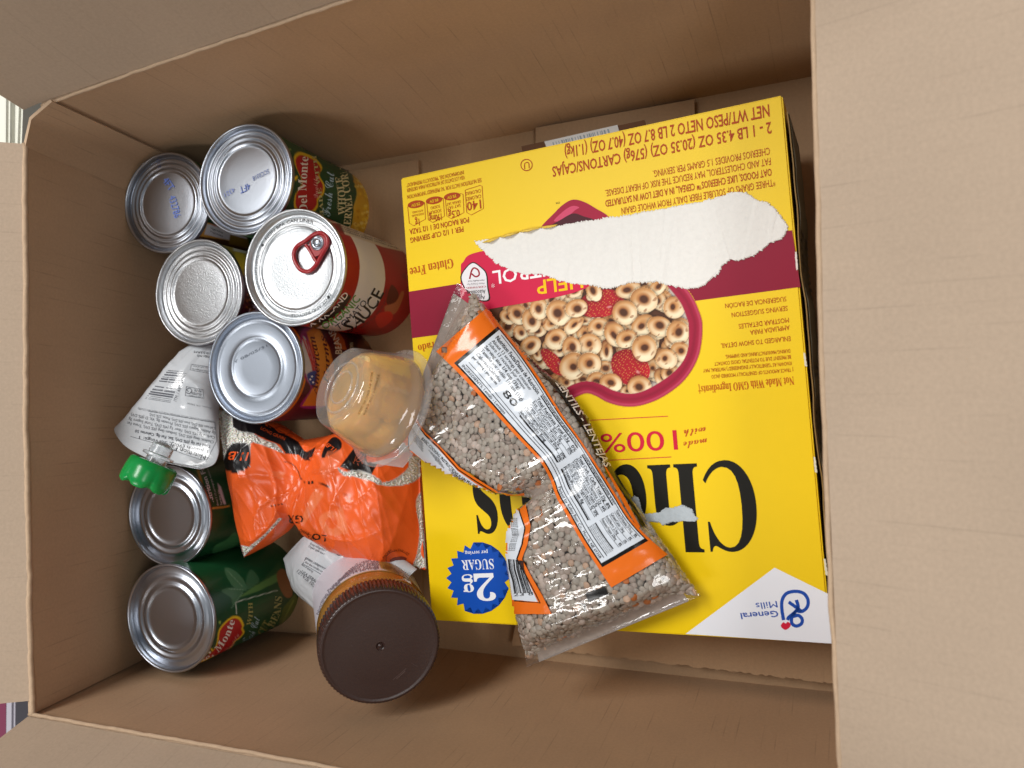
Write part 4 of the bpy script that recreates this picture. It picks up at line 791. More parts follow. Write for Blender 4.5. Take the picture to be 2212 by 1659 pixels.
for k in range(7):
    g_ = k*17; p.text(['Nutrition Facts about 14 servings', 'Total Fat 16g Saturated Fat 3g', 'Cholesterol 0mg Sodium 140mg', 'Protein 7g Potassium Iron', 'Ingredients roasted peanuts sugar', 'hydrogenated vegetable oil salt', 'Distributed by best if used by'][k],
        spline(CJ((425+g_, 770-g_*.4), (470+g_, 650-g_*.6), (560+g_*.8, 530-g_*.8), (700+g_*.5, 440-g_*.8), (840+g_*.2, 400-g_*.7), (915, 395-g_*.6)), 30), 4.0 if k else 5.5, '7a7480', 'bold' if k in (0, 3) else None)
p.text('CREAMY PEANUT BUTTER', spline(CJ((950, 385), (1060, 430), (1150, 500)), 20), 8, '6a3a1c', 'bold'); p.build()

# ================================================================== pouches with printing
POUCH = ink('pouch_plastic', .16, bump=.25)
def pouch(name, label, rows, pl, T, polys=(), ns=110, nt=110, seed=1, base='c2c6cb', flat=.4):
    w1, w2 = Waves(7, 60, 160, 3, seed=seed), Waves(6, 90, 260, 3, seed=seed+1)
    P, fc, (s, th, ns, nt) = bag_mesh(rows, pl, T, ns, nt, flat, .85, lambda s, c, P: .0024*w1(P)+.0036*(w2.ridge(P)-.3)*(np.abs(c) > .2))
    col = np.ones((len(P), 4)); col[:, :3] = lin(base); paint(topx(P), col, polys, mask=np.tile(np.sin(th) > -.15, ns)); c0 = P.mean(0)
    t = thing(name, (c0[0], c0[1], 0), label, 'pouch', 'white squeeze pouches'); o = mesh('pouch_body', P, fc, POUCH, t, True, cols=col[:, :3]); return t, o, Surf(P, fc), P
A_, B_, C_ = at(430, 760, .078), at(250, 925, .118), at(462, 985, .108); n1 = np.cross(C_-A_, B_-A_); n1 *= np.sign(n1[2]); pl1 = PlanePts(A_, n1)
rows = [(0, (318, 990), (432, 1014)), (.04, (268, 966), (464, 1006)), (.10, (243, 928), (474, 978)), (.22, (272, 905), (473, 935)), (.4, (318, 865), (470, 880)), (.6, (362, 820), (482, 830)), (.8, (405, 775), (512, 785)), (1, (440, 742), (545, 745))]
t, o, sf, P = pouch('squeeze_pouch', 'white squeeze pouch with a green flower cap against the left wall', rows, pl1, lambda s: .034*np.clip(smooth(-.02, .45, s), .1, 1)*smooth(1.25, .75, s), seed=4)
GY = '6a6c72'
p = Print('facts_panel', o, sf, .00025)
def cpt(s, a, b, cap, col=GY, st=None): p.text(s, [CP(*a), lerp(np.array(CP(*a)), np.array(CP(*b)), .5), CP(*b)], cap/4.65, col, st)
cpt('Nutrition Facts', (1000, 1135), (578, 1000), 44, '3c3e44', 'bold'); cpt('1 pouch (90g), Servings: 1', (1020, 1078), (330, 935), 32, '4c4e54', 'bold'); cpt('Total Fat 0g (0% DV), Sat. Fat 0g, Calories 50', (1050, 1030), (290, 870), 30, '55575e', 'bold'); cpt('Cholest. 0mg (0% DV), Sodium 0mg (0% DV), Trans Fat', (1078, 985), (210, 790), 29)
cpt('Carb. 12g (4% DV), Fiber 1g (4% DV), Total Sugars 9g', (1088, 940), (225, 750), 29); cpt('0g Added Sugars (0% DV), Protein 0g, Vit. D (0% DV)', (1092, 895), (250, 705), 29); cpt('Calcium (0% DV), Iron (0% DV), Potas. (2% DV).', (1090, 850), (430, 705), 27)
cpt('INGREDIENTS: ORGANIC APPLES, ASCORBIC ACID (TO MAINTAIN COLOR)', (1086, 785), (320, 650), 22, '8a8c90')
for q in (((1000, 1190), (1105, 985), (1085, 800), (420, 685)), ((1000, 1190), (780, 1120), (520, 1020), (240, 940))): p.line(CP(*q), 1., '6a6c72')
p.build(POUCH)
p = Print('barcode', o, sf, .00025); x = 0
while x < 1:
    w = random.choice((.012, .02, .035, .05)); a, b = lerp(np.array((615., 280.)), np.array((385., 560.)), x), lerp(np.array((775., 290.)), np.array((640., 600.)), x)
    if not .42 < x < .55: p.line(CP(tuple(a), tuple(b)), max(.9, w*62), '5c5e66')
    x += w+random.choice((.02, .03, .045))
cpt('ITM. / ART. 897971', (700, 590), (800, 310), 30, '6a6c72', 'bold'); p.build(POUCH)
p = Print('small_print', o, sf, .00025)
cpt('CERTIFIED', (965, 545), (830, 520), 14); cpt('GLUTEN', (955, 510), (855, 492), 24, GY, 'bold'); cpt('FREE', (950, 475), (880, 463), 24, GY, 'bold'); p.line(CP((800, 440), (965, 470), (975, 560), (790, 530), (800, 440)), 1., GY); p.line(spline(CP((800, 500), (830, 510), (855, 480), (830, 455), (805, 470), (820, 490)), 20), 1.6, GY)
cpt('product packaged for', (1045, 285), (855, 255), 18); cpt('Keep out of sun', (1045, 250), (870, 228), 16); p.line(CP((850, 215), (1050, 245), (1050, 310), (838, 275), (850, 215)), .9, GY); cpt('05BA005', (1045, 130), (910, 118), 22, '4c4e54'); cpt('10:53AM', (1040, 98), (880, 80), 22, '4c4e54'); cpt('Fresno, CA 93650', (1050, 650), (810, 600), 16, '8a8c90')
p.build(POUCH)
# spout and cap
sp0 = on_ray(338, 993, .525); cpx = on_ray(311, 1045, .521); sa = cpx-sp0; sa = sa/np.linalg.norm(sa); sa = sa+ZC@np.zeros((3,))*0 if False else sa
fs = frame(sa, (1, 0, 0)); CLEAR = plain('clear_plastic', 'e4e8ea', .15, Transmission_Weight=.85, IOR=1.35)
V, f = lathe([(.004, -.012), (.0075, -.010), (.0075, -.004), (.0105, -.0035), (.0105, -.0018), (.007, -.0012), (.007, .002), (.0105, .0025), (.0105, .004), (.0068, .0045), (.0068, .010)], sp0, fs, 40); mesh('spout', V, f, CLEAR, t, 40)
def lobes(i, r, th): return r*(1.0+min(.09, .015*i)*np.abs(np.cos(th*3))) if i > 0 else np.full_like(th, r)
V, f = lathe([(.0145, .000), (.0158, .0012), (.0162, .006), (.0162, .012), (.0156, .0164), (.0136, .0182), (.009, .0165), (.004, .0150), (.0004, .0150)], sp0+sa*.0022, fs, 120, lobes)
thc = np.tile(np.linspace(0, 2*np.pi, 120, endpoint=False), 9); rowi = np.repeat(np.arange(9), 120); V = V-np.outer(np.interp(rowi, [2, 5, 8], [0, .0028, .002])*(1-np.abs(np.cos(thc*3)))**1.5, sa); V2, f2 = lathe([(.0004, .002), (.0135, .002), (.0145, 0)], sp0+sa*.0022, fs, 120); V, f = merge((V, f), (V2, f2)); mesh('flower_cap', V, f, plain('green_plastic', '088a3e', .26, Subsurface_Weight=.15, Subsurface_Scale=.003), t, 55)
pl2 = PlanePts(at(680, 1240, .055), (-.15, -.25, 1))
rows = [(0, (612, 1207), (655, 1160)), (.12, (622, 1240), (690, 1140)), (.25, (640, 1272), (730, 1150)), (.5, (692, 1312), (810, 1180)), (.75, (760, 1330), (860, 1205)), (1, (800, 1340), (900, 1230))]
t, o, sf, P = pouch('squeeze_pouch', 'white squeeze pouch half hidden behind the jar, under the orange bag', rows, pl2, lambda s: .026*np.clip(smooth(-.05, .3, s), .12, 1)*smooth(1.2, .8, s), seed=9)
p = Print('small_print', o, sf, .00025)
for s, a, b, c_ in (('product packaged in a facility', (320, 315), (518, 425), 5), ('that also handles tree nuts', (312, 345), (500, 450), 5), ('Best if used by', (285, 362), (375, 425), 5), ('USA 05BA005', (280, 425), (430, 530), 7), ('12/14/26 10:53AM', (245, 420), (440, 590), 8), ('Organic apple sauce', (340, 215), (470, 280), 5), ('Keep refrigerated', (355, 195), (480, 255), 5)): p.text(s, [CJ(*a), CJ(*b)], c_, '5f6168', None)
p.line(CJ((322, 300), (525, 415), (500, 470), (300, 352), (322, 300)), 1., '6a6c72'); p.line(ellipse(CJ(595, 258), 7, 7), 1.5, '55575e'); p.build(POUCH)

# ================================================================== orange bag of rice
pr_ = PlanePts(at(690, 1060, .066), (.10, .02, 1))
rows = [(0, (528, 1203), (470, 884)), (.06, (538, 1199), (490, 886)), (.18, (582, 1176), (545, 897)), (.28, (618, 1150), (600, 915)), (.37, (645, 1118), (655, 950)), (.45, (672, 1155), (705, 942)), (.58, (722, 1188), (750, 930)), (.74, (792, 1213), (812, 950)), (.88, (855, 1222), (868, 975)), (.96, (900, 1226), (900, 978)), (1, (920, 1232), (908, 984))]
w1, w2, w3 = Waves(8, 50, 120, 3, seed=31), Waves(7, 70, 200, 3, seed=32), Waves(9, 200, 500, 3, seed=33)
wc = at(645, 1035, .09)
def rice_wr(s, c, P):
    d = P-wc; r = np.hypot(d[:, 0], d[:, 1]); an = np.arctan2(d[:, 1], d[:, 0]); star = (1-np.abs(np.sin(an*4.5+2*np.sin(r*50))))**3*np.exp(-r/.055)*smooth(0, .02, r)
    return .0040*w1(P)+.0100*(w2.ridge(P)-.28)+.0005*w3(P)+.0035*star-.012*np.exp(-(r/.022)**2)
riceT = lambda s: .056*np.clip(smooth(-.05, .2, s), .1, 1)*np.clip(smooth(1.03, .82, s), .1, 1)*(1-.30*np.exp(-((s-.37)/.07)**2))
P, fc, (s, th, ns, nt) = bag_mesh(rows, pr_, riceT, 320, 240, .4, .8, rice_wr)
col = np.ones((len(P), 4)); col[:, :3] = lin('ea6026'); pxs = topx(P); CLR = 'ffffff'
def clear(pts, sf=1.6): return (pts, CLR, 1, sf, 0.)
rice_polys = [clear(CF((-60, -80), (170, 0), (345, 250), (420, 300), (560, 350), (640, 440), (600, 425), (470, 372), (345, 332), (322, 345), (318, 560), (180, 622), (50, 548), (-40, 540))),
  (spline(CF((108, 400), (150, 350), (215, 338), (290, 350), (318, 420), (312, 560), (190, 620), (110, 600), (62, 545)), 40, True), '171416'),
  (CF((150, 70), (230, 60), (345, 130), (385, 120), (620, 240), (770, 330), (880, 505), (830, 505), (770, 452), (650, 440), (600, 360), (480, 312), (345, 250), (215, 232), (158, 190)), '171416'),
  (CF((790, 400), (850, 425), (930, 378), (900, 470), (850, 490)), '171416'),
  (spline(CF((988, 478), (1020, 370), (1098, 285), (1168, 325), (1165, 395), (1085, 448)), 30, True), '171416'),
  (CF((1158, 562), (1305, 368), (1400, 440), (1410, 520), (1512, 525), (1450, 642), (1240, 602)), '171416'),
  clear(spline(CF((1140, 570), (1200, 612), (1330, 598), (1450, 640), (1535, 690), (1545, 735), (1440, 695), (1300, 655), (1205, 645), (1150, 605)), 40, True)),
  clear(spline(CF((1548, 720), (1650, 690), (1740, 630), (1800, 560), (1800, 470), (1900, 480), (1930, 580), (1880, 680), (1760, 730), (1620, 742)), 40, True)),
  clear(CF((590, 1042), (618, 1048), (560, 1110), (440, 1235), (240, 1420), (200, 1290), (310, 1312), (460, 1190))),
  clear(spline(CF((1870, 880), (1990, 760), (2020, 1100), (1930, 1250), (1915, 1390), (2000, 1480), (1845, 1505), (1880, 1370), (1902, 1150)), 40, True)),
  (stroke(CF((635, 515), (690, 525), (740, 560), (772, 612), (790, 670), (835, 712)), 1.8), '2a0f08'), (stroke(CF((950, 705), (1040, 745), (1150, 800), (1300, 848)), 1.8), '2a0f08'),
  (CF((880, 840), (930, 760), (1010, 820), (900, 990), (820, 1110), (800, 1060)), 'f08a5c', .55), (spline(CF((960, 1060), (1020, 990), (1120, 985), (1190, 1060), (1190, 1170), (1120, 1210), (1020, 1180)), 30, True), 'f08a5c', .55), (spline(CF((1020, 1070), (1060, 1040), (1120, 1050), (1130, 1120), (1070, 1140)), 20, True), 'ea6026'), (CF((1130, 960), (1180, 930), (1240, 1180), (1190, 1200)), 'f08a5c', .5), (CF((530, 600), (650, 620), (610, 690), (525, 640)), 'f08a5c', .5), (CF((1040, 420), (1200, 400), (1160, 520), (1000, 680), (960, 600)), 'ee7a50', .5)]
for k in range(4): rice_polys.append((ellipse(CF(520+k*32, 930-k*6), 2.4, 1.5), '2a0f08'))
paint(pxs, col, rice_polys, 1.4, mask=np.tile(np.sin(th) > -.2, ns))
c0 = P.mean(0); rb_ = thing('rice_bag', (c0[0], c0[1], 0), 'crumpled orange plastic bag of white rice among the cans', 'bag')
tone = 1+.16*Waves(9, 60, 240, 3, seed=77)(P); col[:, :3] = np.clip(col[:, :3]*tone[:, None], 0, 1)
o = mesh('film', P, fc, RICE_FILM, rb_, True, cols=col); sf = Surf(P, fc); RP, RC = P.reshape(ns, nt, 3), col.reshape(ns, nt, 4)
p = Print('lettering', o, sf, .0003)
p.text('1LB', CF((312, 430), (215, 428), (122, 420)), 18, 'e0561f', 'boldital'); p.text('RICE', CF((400, 150), (480, 190), (600, 250), (735, 300)), 14, 'd0501f', 'boldital'); p.text('LONG GRAIN', CF((415, 215), (520, 270), (640, 318)), 6.5, 'b8461c', 'bold'); p.text('1LB', CF((1130, 400), (1080, 370), (1050, 340)), 9, 'e0561f', 'boldital')
p.text('GR', CF((812, 1012), (745, 1020), (672, 1012)), 17, '1c100c', 'bold'); p.text('LO', CF((1032, 1205), (975, 1195), (905, 1180)), 13, '1c100c', 'bold'); p.text('LOS TAMANO', CF((930, 1250), (870, 1175), (790, 1140)), 7, '3a1408', 'bold'); p.text("''", CF((905, 650), (855, 655)), 16, '1c100c', 'bold')
for pth in (((1290, 520), (1310, 460), (1350, 425), (1385, 440), (1375, 490), (1330, 520), (1300, 500)), ((1310, 500), (1345, 470), (1370, 440)), ((1290, 540), (1280, 520)), ((1330, 555), (1322, 530)), ((1370, 540), (1360, 520))): p.line(spline(CF(*pth), 16), 1.2, 'b5573a')
cc = np.array(CF(1690, 1425)); p.line([tuple(cc+np.array((math.cos(w)*24, math.sin(w)*18))) for w in np.linspace(.5, 5.9, 30)], .8, '7a2a14'); p.poly(spline(CF((1620, 1440), (1660, 1410), (1740, 1400), (1780, 1420), (1740, 1450), (1660, 1450)), 20, True), '7a2a14'); p.text('PACKED IN THE USA', CF((1570, 1420), (1620, 1360), (1720, 1350), (1800, 1390)), 5, '7a2a14')
p.build(RICE_FILM)
def ball(seg, rings, rx, ry, rz):
    V = [(0, 0, rz)]
    for i in range(1, rings):
        a = math.pi*i/rings
        for k in range(seg): V.append((rx*math.sin(a)*math.cos(2*math.pi*k/seg), ry*math.sin(a)*math.sin(2*math.pi*k/seg), rz*math.cos(a)))
    V.append((0, 0, -rz)); f = [(0, 1+k, 1+(k+1) % seg) for k in range(seg)]
    for i in range(rings-2):
        for k in range(seg): a, b = 1+i*seg+k, 1+i*seg+(k+1) % seg; f.append((a, a+seg, b+seg, b))
    l = 1+(rings-2)*seg; f += [(len(V)-1, l+(k+1) % seg, l+k) for k in range(seg)]; return np.array(V), f
def scatter(RP, nrm, alpha, n, dmin, depth, keep_up, seed):
    r = np.random.default_rng(seed); ns, nt = RP.shape[:2]; pts, nn = [], []; cell = {}
    for _ in range(n):
        i, j = r.integers(1, ns-2), r.integers(0, nt)
        if nrm[i, j] @ ZC_W < keep_up or alpha[i, j] > .6: continue
        fi, fj = r.random(2); q = RP[i, j]*(1-fi)*(1-fj)+RP[i+1, j]*fi*(1-fj)+RP[i, (j+1) % nt]*(1-fi)*fj+RP[i+1, (j+1) % nt]*fi*fj-nrm[i, j]*depth
        k = tuple((q//dmin).astype(int)); ok = True
        for a in (-1, 0, 1):
            for b in (-1, 0, 1):
                for c in (-1, 0, 1):
                    for w in cell.get((k[0]+a, k[1]+b, k[2]+c), ()):
                        if ((w-q)**2).sum() < dmin*dmin: ok = False; break
                    if not ok: break
                if not ok: break
            if not ok: break
        if ok: cell.setdefault(k, []).append(q); pts.append(q); nn.append(nrm[i, j])
    return np.array(pts), np.array(nn)
ZC_W = np.array([0, 0, 1.])
def rot_to(n, r, tiltmax):
    n = n+r.normal(size=3)*tiltmax; n /= np.linalg.norm(n); e1, e2, a = frame(n, r.normal(size=3)); return np.stack([e1, e2, a], 1)
def swarm(name, pts, nn, base, fcs, tilt_, colf, mat, parent, seed, label=None):
    r = np.random.default_rng(seed); nb = len(base); V = np.zeros((len(pts)*nb, 3)); Cc = np.zeros((len(pts)*nb, 3)); Fc = []
    for i, (q, n) in enumerate(zip(pts, nn)):
        M_ = rot_to(n, r, tilt_)*r.uniform(.85, 1.12); V[i*nb:(i+1)*nb] = base@M_.T+q; Cc[i*nb:(i+1)*nb] = colf(r); Fc += [tuple(k+i*nb for k in f) for f in fcs]
    o = mesh(name, V, Fc, mat, parent, True, cols=Cc); o['kind'] = 'stuff'; return o
rn = normals(P, ns, nt).reshape(ns, nt, 3)
if (rn[ns//2, nt//4] @ ZC_W) < 0: rn = -rn
pts, nn = scatter(RP, rn, RC[..., 3], 26000, .0017, .0012, -.3, 3)
bv, bf = ball(6, 5, .00085, .00085, .0019); bv = bv[:, [2, 1, 0]]
RICEM = plain('rice_grain', 'efece4', .45, Subsurface_Weight=.2, Subsurface_Scale=.002)
swarm('rice_grains', pts, nn, bv, bf, .35, lambda r: lin('e6e2d6'), RICEM, rb_, 3)
G = (RP-rn*.0018).reshape(-1, 3); mesh('rice_fill', G, fc, plain('packed_rice', 'e8e4da', .8, bump=.6, bscale=450, var=.1), rb_, True)['kind'] = 'stuff'

# ================================================================== fruit cup
rim_c, base_c = on_ray(843, 880, .500), on_ray(737, 836, .475); ca = base_c-rim_c; CL = np.linalg.norm(ca); fcup = frame(ca, (0, 1, 0)); ca = fcup[2]
cup = thing('fruit_cup', (rim_c[0], rim_c[1], 0), 'clear plastic cup of peach pieces tipped over beside the yellow carton', 'cup')
CUPM, nt_, p_ = new_mat('clear_cup_plastic'); CUPM = film('clear_cup_plastic', rough=.06, refl=.10, haze=.12, bump=.2)
prof = [(.0398, -.001), (.0402, 0), (.0398, .0012), (.0368, .0014), (.0362, .003), (.0352, .0075), (.0345, .0078), (.0332, CL*.30), (.0302, CL*.58), (.0280, CL*.80), (.0264, CL*.95), (.0256, CL*1.01), (.0243, CL*1.035), (.0226, CL*1.03), (.0205, CL*.99), (.012, CL*.99), (.0005, CL*.99)]
def cuprib(i, r, th): return r*(1+.012*np.cos(th*5)) if 7 <= i <= 11 else np.full_like(th, r)
V, f = lathe(prof, rim_c, fcup, 140, cuprib); cc = np.zeros((len(V), 4)); cc[:, :3] = .9; cup_o = mesh('cup_shell', V, f, CUPM, cup, 70, cols=cc); sf = Surf(V, f)
V, f = lathe([(.0398, -.0012), (.038, -.0016), (.001, -.0016)], rim_c, fcup, 100); cc = np.zeros((len(V), 4)); cc[:, :3] = .9; mesh('lid_film', V, f, CUPM, cup, True, cols=cc)
for k, r_ in enumerate((.0165, .0105)):
    q = [base_c*0+rim_c+ca*(CL*.992)+(fcup[0]*math.cos(w)+fcup[1]*math.sin(w))*r_ for w in np.linspace(0, 6.283, 60, endpoint=False)]; V, f = tube(q, .0007, 6, True); cc = np.zeros((len(V), 4)); cc[:, :3] = .9; mesh('base_ring', V, f, CUPM, cup, True, cols=cc)
# tab of the peel-off lid, sticking out under the rim
tb = [on_ray(*q, .512) for q in ((800, 1000), (860, 985), (868, 940), (885, 900), (905, 930), (890, 985), (870, 1010))]; n_ = len(tb); tbm = np.array(tb); V = np.vstack([tbm, tbm-ca*.0004]); cc = np.zeros((len(V), 4)); cc[:, :3] = .85; cc[:, 3] = .25
mesh('peel_tab', V, [tuple(range(n_)), tuple(range(n_, 2*n_))[::-1]]+[(i, (i+1) % n_, n_+(i+1) % n_, n_+i) for i in range(n_)], CUPM, cup, False, cols=cc)
SYR, nt, p_ = new_mat('peach_in_syrup'); p_.inputs['Roughness'].default_value = .18; p_.inputs['Subsurface Weight'].default_value = .35; p_.inputs['Subsurface Radius'].default_value = (.01, .005, .002); p_.inputs['Subsurface Scale'].default_value = .6
oi = N(nt, 'ShaderNodeObjectInfo'); tc = N(nt, 'ShaderNodeTexCoord'); nz = N(nt, 'ShaderNodeTexNoise', Scale=55.0, Detail=3.0); nt.links.new(tc.outputs['Object'], nz.inputs[0]); cr = N(nt, 'ShaderNodeValToRGB'); cr.color_ramp.elements[0].color = (*lin('d99a48'), 1); cr.color_ramp.elements[1].color = (*lin('f8dc98'), 1); nt.links.new(nz.outputs['Fac'], cr.inputs[0]); nt.links.new(cr.outputs[0], p_.inputs['Base Color'])
V, f = lathe([(.001, .001), (.034, .001), (.0338, .004), (.0318, CL*.35), (.0288, CL*.60), (.0268, CL*.76), (.024, CL*.82), (.016, CL*.84), (.001, CL*.84)], rim_c, fcup, 80)
V = V+np.stack([Waves(8, 90, 220, 3, seed=k)(V) for k in (51, 52, 53)], 1)*.0006
SY2 = plain('amber_syrup', 'f6cf80', .06, Transmission_Weight=.68, IOR=1.15); mesh('syrup', V, f, SY2, cup, True)
for k in range(46):
    w = random.uniform(0, 6.28); hgt = random.uniform(.1, .92); r_ = (lerp(.027, .017, hgt)-random.uniform(0, .004))*(1 if k < 36 else .4); c_ = rim_c+ca*CL*hgt+(fcup[0]*math.cos(w)+fcup[1]*math.sin(w))*r_
    bv_, bf_ = ball(14, 9, random.uniform(.008, .012), random.uniform(.006, .009), random.uniform(.006, .010)); M_ = rot_to(fcup[0], RNG, 1.); bv_ = np.sign(bv_)*np.abs(bv_)**.8*(np.abs(bv_).max()**.2); bv_ = bv_@M_.T+c_
    d = bv_-rim_c; ax_ = d@ca; rad = d-np.outer(ax_, ca); rl = np.linalg.norm(rad, axis=1); lim = np.interp(ax_, [0, CL*.35, CL*.65, CL*.93, CL*1.1], [.0318, .0302, .0272, .0215, .010]); sc_ = np.minimum(1, lim/np.maximum(rl, 1e-6)); ax2 = np.clip(ax_, .002, CL*.81); bv_ = rim_c+np.outer(ax2, ca)+rad*sc_[:, None]
    mesh('peach_piece', bv_, bf_, SYR, cup, True)
p = Print('date_stamp', cup_o, sf, .0003); p.text('BEST BY DEC 05 2025', CG((1462, 700), (1430, 880), (1345, 1060)), 4.6, '6a4a1c'); p.text('3290/01103 6474', CG((1520, 715), (1480, 860), (1390, 1065)), 4.6, '6a4a1c'); p.build()

# ================================================================== bag of lentils on the carton
MID = .0165; pl3 = PlanePts(cp.o+nA*MID, nA)
rows = [(0, (868, 930), (988, 611)), (.05, (871, 945), (1030, 638)), (.18, (905, 985), (1085, 712)), (.30, (970, 1022), (1160, 790)), (.40, (1040, 1052), (1226, 844)), (.48, (1100, 1068), (1270, 905)), (.54, (1150, 1078), (1296, 962)), (.60, (1116, 1100), (1318, 1010)), (.68, (1104, 1150), (1350, 1058)), (.78, (1100, 1215), (1390, 1118)), (.88, (1112, 1295), (1432, 1172)), (.95, (1124, 1355), (1470, 1228)), (1, (1138, 1441), (1514, 1288))]
pc = cp.hit(np.array([[1185., 1052.]]))[0][0]+nA*.03; pd = cp.hit(np.array([[1120., 1082.], [1260., 1000.]]))[0]; pdv = (pd[1]-pd[0])/np.linalg.norm(pd[1]-pd[0]); pdn = np.cross(nA, pdv)
w1, w2, w3 = Waves(8, 70, 180, 3, seed=41), Waves(8, 120, 320, 3, seed=42), Waves(8, 350, 900, 3, seed=43)
def len_wr(s, c, P):
    d = P-pc; along = d@pdv; acr = d@pdn; fold = np.exp(-(acr/.006)**2)*smooth(.06, -.04, along)
    rid = np.exp(-((acr-.012)/.004)**2)*smooth(.05, -.03, along)*.0035+np.exp(-((acr+.013)/.004)**2)*smooth(.05, -.03, along)*.003
    return .0011*w1(P)+.0017*(w2.ridge(P)-.28)+.00008*w3(P)-.012*fold+rid
lenT = lambda s: .036*np.clip(smooth(.015, .11, s), .02, 1)*np.clip(smooth(.995, .955, s), .02, 1)*(1-.12*np.exp(-((s-.55)/.06)**2))
P, fc, (s, th, ns, nt) = bag_mesh(rows, pl3, lenT, 330, 230, .46, .72, len_wr)
col = np.zeros((len(P), 4)); col[:, :3] = .8; pxs = topx(P)
def arc(pts):
    A = np.asarray(pts, float); c = np.concatenate([[0], np.cumsum(np.linalg.norm(np.diff(A, axis=0), axis=1))])/np.linalg.norm(np.diff(A, axis=0), axis=1).sum(); return lambda a: np.stack([np.interp(a, c, A[:, k]) for k in (0, 1)], -1)
Lc = arc(spline(C4((208, 362), (300, 452), (400, 562), (500, 672), (570, 745), (602, 782), (638, 850), (655, 905), (690, 965), (740, 1055), (790, 1135), (862, 1244)), 80)); Rc = arc(spline(C4((392, 203), (460, 285), (530, 375), (600, 478), (670, 590), (735, 680), (785, 755), (830, 825), (880, 905), (930, 985), (990, 1052), (1070, 1122)), 80))
def lab(a, f): return Lc(np.asarray(a, float))*(1-f)+Rc(np.asarray(a, float))*f
def patch(a0, a1, f0, f1, n=30): aa = np.linspace(a0, a1, n); return np.vstack([lab(aa, f0), lab(aa[::-1], f1)])
ORG, BKP, WHT = 'e8701c', '14110f', 'd6dde6'
ink_polys = [(CB((190, 235), (265, 262), (355, 372), (450, 428), (505, 482), (560, 580), (625, 700), (668, 832), (640, 872), (588, 790), (540, 690), (470, 590), (400, 480), (300, 360)), BKP),
  (spline(CB((105, 120), (140, 115), (200, 175), (245, 262), (205, 255), (140, 205)), 30, True), 'e07a2a'), (CB((668, 850), (700, 900), (790, 1050), (890, 1235), (870, 1245), (770, 1060), (650, 880)), BKP), (CB((640, 872), (660, 890), (770, 1075), (862, 1248), (845, 1250), (750, 1085)), ORG),
  (patch(0, 1, -.01, 1.0), ORG), (np.vstack([Rc(np.linspace(0, .06, 6)), np.array(crop(1590, 1080, 2.305)((870, 400), (720, 296)))]), ORG), (patch(.07, .925, .055, .955), BKP), (patch(.082, .912, .085, .935), WHT),
  (stroke(lab(np.linspace(.1, .9, 40), .905), 1.3), BKP), (stroke(lab(np.linspace(.1, .9, 40), .175), 1.6), BKP), (stroke(lab(np.linspace(.1, .9, 40), .235), 1.3), BKP),
  (stroke(lab(np.linspace(.335, .545, 20), .845), 2.4), BKP), (stroke(lab(np.linspace(.57, .765, 20), .845), 2.4), BKP), (stroke(lab(np.linspace(.345, .545, 20), .31), 3.2), BKP), (stroke(lab(np.linspace(.57, .765, 20), .31), 3.2), BKP), (stroke(lab(np.linspace(.785, .89, 20), .40), 2.4), BKP),
  (CE((130, 182), (155, 250), (232, 370), (330, 462), (480, 622), (600, 702), (760, 800), (880, 822), (945, 806), (960, 850), (880, 850), (740, 830), (560, 850), (380, 735), (230, 580), (110, 500), (50, 425), (75, 320)), ORG), (CE((150, 285), (232, 398), (330, 492), (470, 648), (595, 735), (745, 818), (560, 848), (380, 735), (230, 580), (120, 490), (112, 400)), WHT),
  (stroke(CE((112, 480), (114, 400), (148, 275), (228, 388), (328, 480), (472, 640), (600, 724), (755, 818)), 2.2), BKP),
  (CE((850, 880), (905, 828), (958, 835), (962, 900), (995, 1050), (975, 1180), (935, 1290), (1005, 1420), (1085, 1560), (1150, 1690), (870, 1690), (850, 1400), (820, 1230), (840, 1000)), ORG), (CE((840, 890), (898, 850), (915, 950), (950, 1060), (932, 1180), (895, 1290), (965, 1420), (1052, 1600), (870, 1585), (845, 1400), (815, 1230), (835, 1000)), WHT),
  (stroke(CE((900, 830), (918, 950), (955, 1060), (938, 1180), (900, 1290), (970, 1420), (1068, 1608), (880, 1592)), 2.6), BKP), (CE((125, 180), (180, 50), (198, 80), (148, 200)), BKP), (C4((765, 1266), (838, 1240), (850, 1268), (775, 1298)), BKP)]
rn = normals(P, ns, nt).reshape(ns, nt, 3)
if (rn[ns//2, nt//4] @ nA) < 0: rn = -rn
paint(pxs, col, ink_polys, 1.4, mask=(rn.reshape(-1, 3)*(CAMP-P)).sum(1) > 0)
